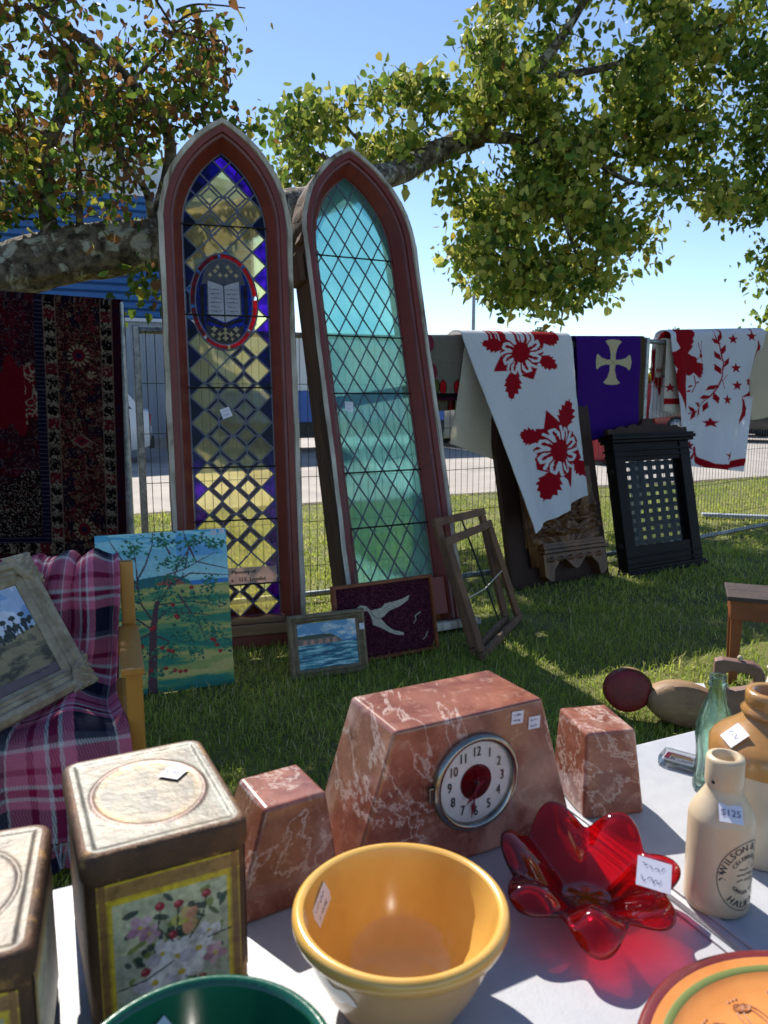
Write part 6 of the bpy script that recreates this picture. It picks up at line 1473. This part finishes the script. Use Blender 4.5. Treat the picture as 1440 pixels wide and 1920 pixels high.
Ms = Matrix((tg, y_, zz_)).transposed().to_4x4(); Ms.translation = rd * .064 + Vector((0, 0, .1915)); sticker(jg, Ms @ Matrix.Rotation(.3, 4, 'Y'), .030, .032, 78, lines=1)
# green contour bottle
gbp = gz(1338, 1488, T); gbt = thing('glass_bottle', 'pale green fluted glass bottle beside the jug', 'bottle', loc=(gbp.x, gbp.y + .012, Z))
op = [(.001, .003), (.026, .0), (.0295, .004), (.030, .014), (.0285, .035), (.0262, .055), (.0275, .08), (.0305, .105), (.0300, .122), (.0255, .142), (.0185, .165), (.0142, .182), (.0125, .194), (.0128, .197), (.0150, .199), (.0150, .203), (.0132, .205), (.0136, .213), (.0130, .217), (.0105, .217)]
ip = [(.0100, .210), (.0100, .192), (.0155, .165), (.0225, .142), (.0268, .122), (.0275, .105), (.0242, .08), (.0232, .055), (.0255, .03), (.0255, .012), (.001, .010)]
def flute(r, z, a): return r * (1 + (.035 * math.cos(10 * a) * min(1, max(0, (z - .012) / .02)) * (1 if z < .09 or z > .125 else .1) if z < .17 and r > .011 else 0))
obj('body', MB().lathe(op + ip, 80, rf=flute), 'bottle_green', gbt, smooth=True)
# clear packet with brush
A, B = gz(1232, 1434, T), gz(1330, 1462, T); TKM = frame((A.x, A.y, Z), B - A); pk = thing('brush_packet', 'clear plastic packet holding a toothbrush with pink and blue print', 'packet', M=TKM)
obj('case', MB().box(0, .13, 0, .045, .0, .018, bev=.004), 'clear_plastic', pk)
obj('card', MB().box(.006, .125, .004, .040, .0115, .0125), 'card_white', pk)
for x0, x1, y0, y1, m in ((.008, .016, .010, .034, 'card_pink'), (.016, .055, .022, .030, 'card_gold'), (.016, .050, .030, .034, 'card_pink'), (.062, .100, .006, .016, 'card_blue'), (.062, .108, .024, .033, 'card_blue'), (.104, .124, .006, .014, 'card_pink')): obj('print_band', MB().box(x0, x1, y0, y1, .0126, .0132), m, pk)
mbx = MB(); v, f = text_geo('K', .016); mbx.add([(x + .024, z + .013, .0136) for x, z in v], f); t_ = MB(); scribble(t_, .032, .060, .012, .008, 0, 99, n=12, w=.0016); mbx.add([(v_[0], v_[2], .0136) for v_ in t_.v], t_.f); obj('printed_lettering', mbx, 'print', pk, fix=False)
obj('toothbrush', MB().tube([(.02, .020, .006), (.06, .019, .007), (.122, .020, .006)], [.003, .0022, .0035], 8), 'card_white', pk, smooth=True)
# white pitcher behind the jug
wp = gz(1432, 1340, T); wpt = thing('white_pot', 'small white pot standing behind the ochre jug', 'pot', loc=(wp.x + .035, wp.y, Z)); wpt.scale = (.8, .8, .8)
obj('body', MB().lathe([(.001, 0), (.03, 0), (.042, .03), (.044, .07), (.036, .10), (.034, .118), (.040, .124), (.036, .126), (.031, .12), (.031, .1), (.001, .09)], 40), 'plain_white', wpt, smooth=True)
# carved terracotta plate
pl = thing('terracotta_plate', 'orange terracotta plate with maroon rim and carved scrollwork', 'plate', loc=(.432, .597, Z)); PR = .200
obj('rim', MB().lathe([(PR - .02, .014), (PR - .004, .020), (PR, .024), (PR - .001, .028), (PR - .006, .030), (PR - .013, .029)], 96), 'plate_rim', pl, smooth=True)
obj('underside', MB().lathe([(.001, .002), (.10, .0), (.11, .002), (PR - .02, .014)], 72), 'terracotta', pl, smooth=True)
obj('outer_band', MB().lathe([(PR - .013, .029), (PR - .018, .028), (PR - .023, .0272)], 96), 'terracotta', pl, smooth=True)
obj('green_band', MB().lathe([(PR - .023, .0272), (PR - .024, .0276), (PR - .030, .0266), (PR - .031, .0258)], 96), 'plate_green', pl, smooth=True)
obj('well', MB().lathe([(PR - .031, .0258), (PR - .038, .0215), (PR - .044, .0212), (PR - .047, .0198), (.13, .0188), (.10, .0178), (.08, .0165), (.078, .0145), (.001, .014)], 96), 'terracotta', pl, smooth=True)
cv = MB(); rr = random.Random(6)
def pol(r, a, z=None): return Vector((r * math.cos(a), r * math.sin(a), float(np.interp(r, [.08, .10, .13, .153], [.0168, .0178, .0188, .0199])) if z is None else z))
for k in range(18):
    a0 = k * 2 * math.pi / 18 + .12
    for dr, da, cur in ((0, 0, 1), (.006, .05, 1), (.0, .17, -1), (.008, .22, -1)):
        pts = []
        for i in range(15):
            t = i / 14; pts.append(pol(.084 + .054 * t + dr * .3 + .004 * math.sin(t * 9), a0 + da + cur * (.16 * math.sin(t * 3.0) + .05 * t)))
        end = pts[-1]; ang = a0 + da
        for i in range(10):
            q = i / 9 * 4.6; rr2 = .008 * (1 - i / 14); pts.append(end + Vector((rr2 * (math.cos(q + ang) - math.cos(ang)), rr2 * (math.sin(q + ang) - math.sin(ang)), 0)))
        cv.tube(pts, .0011, 5)
    for i in range(3): cv.lathe([(.0022, 0), (.0001, .001)], 8, Matrix.Translation(pol(.147, a0 + .1 + i * .035)))
obj('carved_lines', cv, 'terracotta_line', pl)['kind'] = 'stuff'

# ------------------------------------------------------------------ tea tins
def rrect(w, d, r, z, n=6):
    out = []
    for cx, cy, a0 in ((w - r, r, -90), (w - r, d - r, 0), (r, d - r, 90), (r, r, 180)):
        for i in range(n + 1): a = math.radians(a0 + 90 * i / n); out.append((cx + r * math.cos(a), cy + r * math.sin(a), z))
    return out
def tin(label, M, w, d, h, lid_draw, seed, flowers=True):
    t = thing('tea_tin', label, 'tin', M=M); r = .016; lh = .028
    sc = lambda e, z, rr=r: [(x + 0, y, zz) for x, y, zz in [(e + p[0] * (w - 2 * e) / w, e + p[1] * (d - 2 * e) / d, p[2]) for p in rrect(w, d, rr, z)]]
    mb = MB().loft([sc(.003, 0), sc(.0, .004), sc(.0, h - lh)], close=True); mb.f.append(tuple(range(28))); obj('body', mb, 'tin_rust', t, smooth=True, autos=40)
    mb = MB().loft([sc(-.003, h - lh - .001), sc(-.0035, h - lh + .002), sc(-.003, h - .006), sc(-.001, h - .0015), sc(.003, h + .0008), sc(.006, h)], close=True); obj('lid_side', mb, 'tin_rust', t, smooth=True, autos=60)
    nu, nv = 90, 100; u, v = np.meshgrid(np.linspace(0, 1, nu), np.linspace(0, 1, nv)); e = .005; X = e + (w - 2 * e) * u; Y = e + (d - 2 * e) * v
    rc = r - .004; qx = np.clip(np.abs(X - w / 2) - (w / 2 - e - rc), 0, None); qy = np.clip(np.abs(Y - d / 2) - (d / 2 - e - rc), 0, None); rr_ = np.hypot(qx, qy); k = np.where(rr_ > rc, rc / np.maximum(rr_, 1e-6), 1)
    X = np.where(qx > 0, w / 2 + np.sign(X - w / 2) * (w / 2 - e - rc + qx * k), X); Y = np.where(qy > 0, d / 2 + np.sign(Y - d / 2) * (d / 2 - e - rc + qy * k), Y)
    el = ((u - .5) / .40) ** 2 + ((v - .5) / .36) ** 2; edge = np.minimum(np.minimum(u, 1 - u) * w, np.minimum(v, 1 - v) * d)
    zz = h + .0004 - .0016 * np.clip((edge - .006) / .004, 0, 1) + .0012 * np.exp(-((el - 1) / .08) ** 2)
    can = Can(u, v, S(150, 134, 110)); lid_draw(can); can.c *= ((.03 + .46 * fbm(can.X * 5 + 3, can.Y * 5, seed + 60))[:, None] * np.array((1, .96, .84))); obj('lid_top', grid_mesh('lid_top', np.stack([X, Y, zz], -1), can.c), 'tin_lid', t)
    # printed front and right side
    for nm, fx in (('front_print', lambda a, b: np.stack([.010 + (w - .020) * a, 0 * a - .0012, .012 + (h - lh - .018) * b], -1)), ('side_print', lambda a, b: np.stack([0 * a + w + .0012, .014 + (d - .028) * a, .012 + (h - lh - .018) * b], -1))):
        nu, nv = 130, 150; u, v = np.meshgrid(np.linspace(0, 1, nu), np.linspace(0, 1, nv)); can = Can(u, 1 - v, S(170, 140, 44)); rr = random.Random(seed); c = can
        X, Y = c.X, c.Y; pan = (X > .07) & (X < .93) & (Y > .14) & (Y < .99)
        c.put((Y < .13), S(150, 112, 60)); c.put((Y < .135) & (Y > .115) | (Y < .02), S(196, 164, 40)); c.put((np.abs(X - .035) < .02) | (np.abs(X - .965) < .02), S(130, 92, 44)); c.put(pan, S(176, 174, 140)); c.put(pan & (fbm(X * 9, Y * 9, seed) > .52), S(196, 190, 150)); c.put(pan & (Y > .55), S(150, 160, 150), .5)
        c.put(((X > .07) & (X < .93) & (Y > .14)) & ~((X > .095) & (X < .905) & (Y > .165)), S(206, 176, 40))
        if flowers:
            lv = [S(38, 66, 50), S(64, 88, 44), S(120, 130, 52), S(30, 52, 48)]
            for _ in range(85):
                x, y = rr.gauss(.52, .19), rr.gauss(.58, .2)
                if .12 < x < .88 and .2 < y < .97: c.ell(x, y, rr.uniform(.02, .06), rr.uniform(.012, .028), lv[rr.randrange(4)], .9, rr.uniform(-1.6, 1.6))
            def flower(x, y, r, pet, ctr, n=5):
                for k in range(n):
                    a = k * 2 * math.pi / n + rr.random(); c.ell(x + r * .6 * math.cos(a), y + r * .52 * math.sin(a), r * .55, r * .40, pet[k % len(pet)], 1, a)
                c.ell(x, y, r * .2, r * .17, ctr)
            wh = [S(216, 206, 200), S(232, 226, 220), S(196, 184, 190)]; pkk = [S(186, 140, 150), S(206, 170, 172), S(170, 120, 136)]
            for (x, y, r, p_) in ((.52, .68, .15, wh), (.68, .66, .13, wh), (.55, .8, .14, wh), (.36, .82, .13, wh), (.42, .62, .1, wh), (.76, .55, .08, wh), (.28, .38, .09, pkk), (.34, .44, .07, pkk), (.6, .42, .1, [S(206, 170, 110), S(214, 150, 110), S(190, 180, 90)]), (.8, .74, .08, pkk)): flower(x, y, r, p_, S(206, 176, 60))
            for (x, y) in ((.42, .26), (.55, .28), (.75, .26), (.44, .9), (.7, .9), (.3, .72), (.5, .5)): c.ell(x, y, .035, .032, S(146, 36, 50)); c.ell(x - .01, y - .01, .016, .012, S(196, 96, 100))
            for L_ in ([(.42, .3), (.4, .42), (.5, .55)], [(.75, .28), (.72, .42), (.62, .56)], [(.1, .8), (.3, .78), (.5, .7)], [(.55, .3), (.53, .48)], [(.92, .58), (.75, .6)]): c.line(L_, .012, S(52, 60, 40))
        c.mulnoise(30, 30, .35, seed + 2)
        obj(nm, grid_mesh(nm, fx(u, v), c.c), 'tin_paint', t)
    return t
def lid_big(c):
    X, Y = c.X, c.Y; c.put(fbm(X * 4, Y * 4, 5) > .55, S(138, 136, 118)); c.put((X < .12) | (X > .88), S(142, 150, 146), .7); e = ((X - .5) / .42) ** 2 + ((Y - .5) / .38) ** 2
    c.put(e < 1, S(206, 132, 116)); c.put(e < .82, S(206, 172, 84)); c.put(e < .6, S(164, 140, 98)); c.ell(.36, .50, .2, .2, S(62, 54, 44), .85); c.ell(.42, .62, .2, .12, S(168, 150, 110)); c.ell(.5, .33, .14, .06, S(108, 100, 70), .8); c.ell(.32, .4, .1, .1, S(128, 130, 84), .8); c.put((e < .6) & (fbm(X * 10, Y * 10, 8) > .58), S(92, 80, 62), .6)
    c.put((np.abs(e - 1) < .05), S(150, 110, 90)); c.mulnoise(12, 12, .25, 4)
w_t, d_t, h_t = .168, .222, .200; ctr = Vector((-.276, .842, 0)); ytn = math.radians(27); utn = Vector((math.cos(ytn), math.sin(ytn), 0)); ntn = Vector((-utn.y, utn.x, 0)); o_ = ctr - utn * w_t / 2 - ntn * d_t / 2
TN = frame((o_.x, o_.y, Z), utn); tn = tin('tall worn tin with floral front and faded oval lid', TN, w_t, d_t, h_t, lid_big, 12)
st = TN.inverted() @ gz(325, 1448, Z + h_t + .002); st.z = h_t + .0012; sticker(tn, Matrix.Translation(st) @ Matrix.Rotation(-math.pi / 2, 4, 'X') @ Matrix.Rotation(.75, 4, 'Y'), .027, .027, 90, lines=1)
def lid_small(c):
    X, Y = c.X, c.Y; c.put(fbm(X * 3, Y * 3, 15) > .5, S(150, 122, 88)); e = ((X - .5) / .42) ** 2 + ((Y - .5) / .38) ** 2; c.put(np.abs(e - .9) < .07, S(150, 116, 80)); c.put(fbm(X * 7, Y * 7, 19) > .62, S(120, 88, 58), .7)
yl = math.radians(19); ull = Vector((math.cos(yl), math.sin(yl), 0)); nll = Vector((-ull.y, ull.x, 0)); br_ = Vector((-.372, .790, 0)); wl_, dl_ = .15, .21; o_ = br_ - ull * wl_ - nll * dl_
tin('plain rusty tin with cream lid next to the floral tin', frame((o_.x, o_.y, Z), ull), wl_, dl_, .19, lid_small, 31, flowers=False)

sbm.scale.z = .965; jg.scale.z = .93; gbt.scale.z = .93
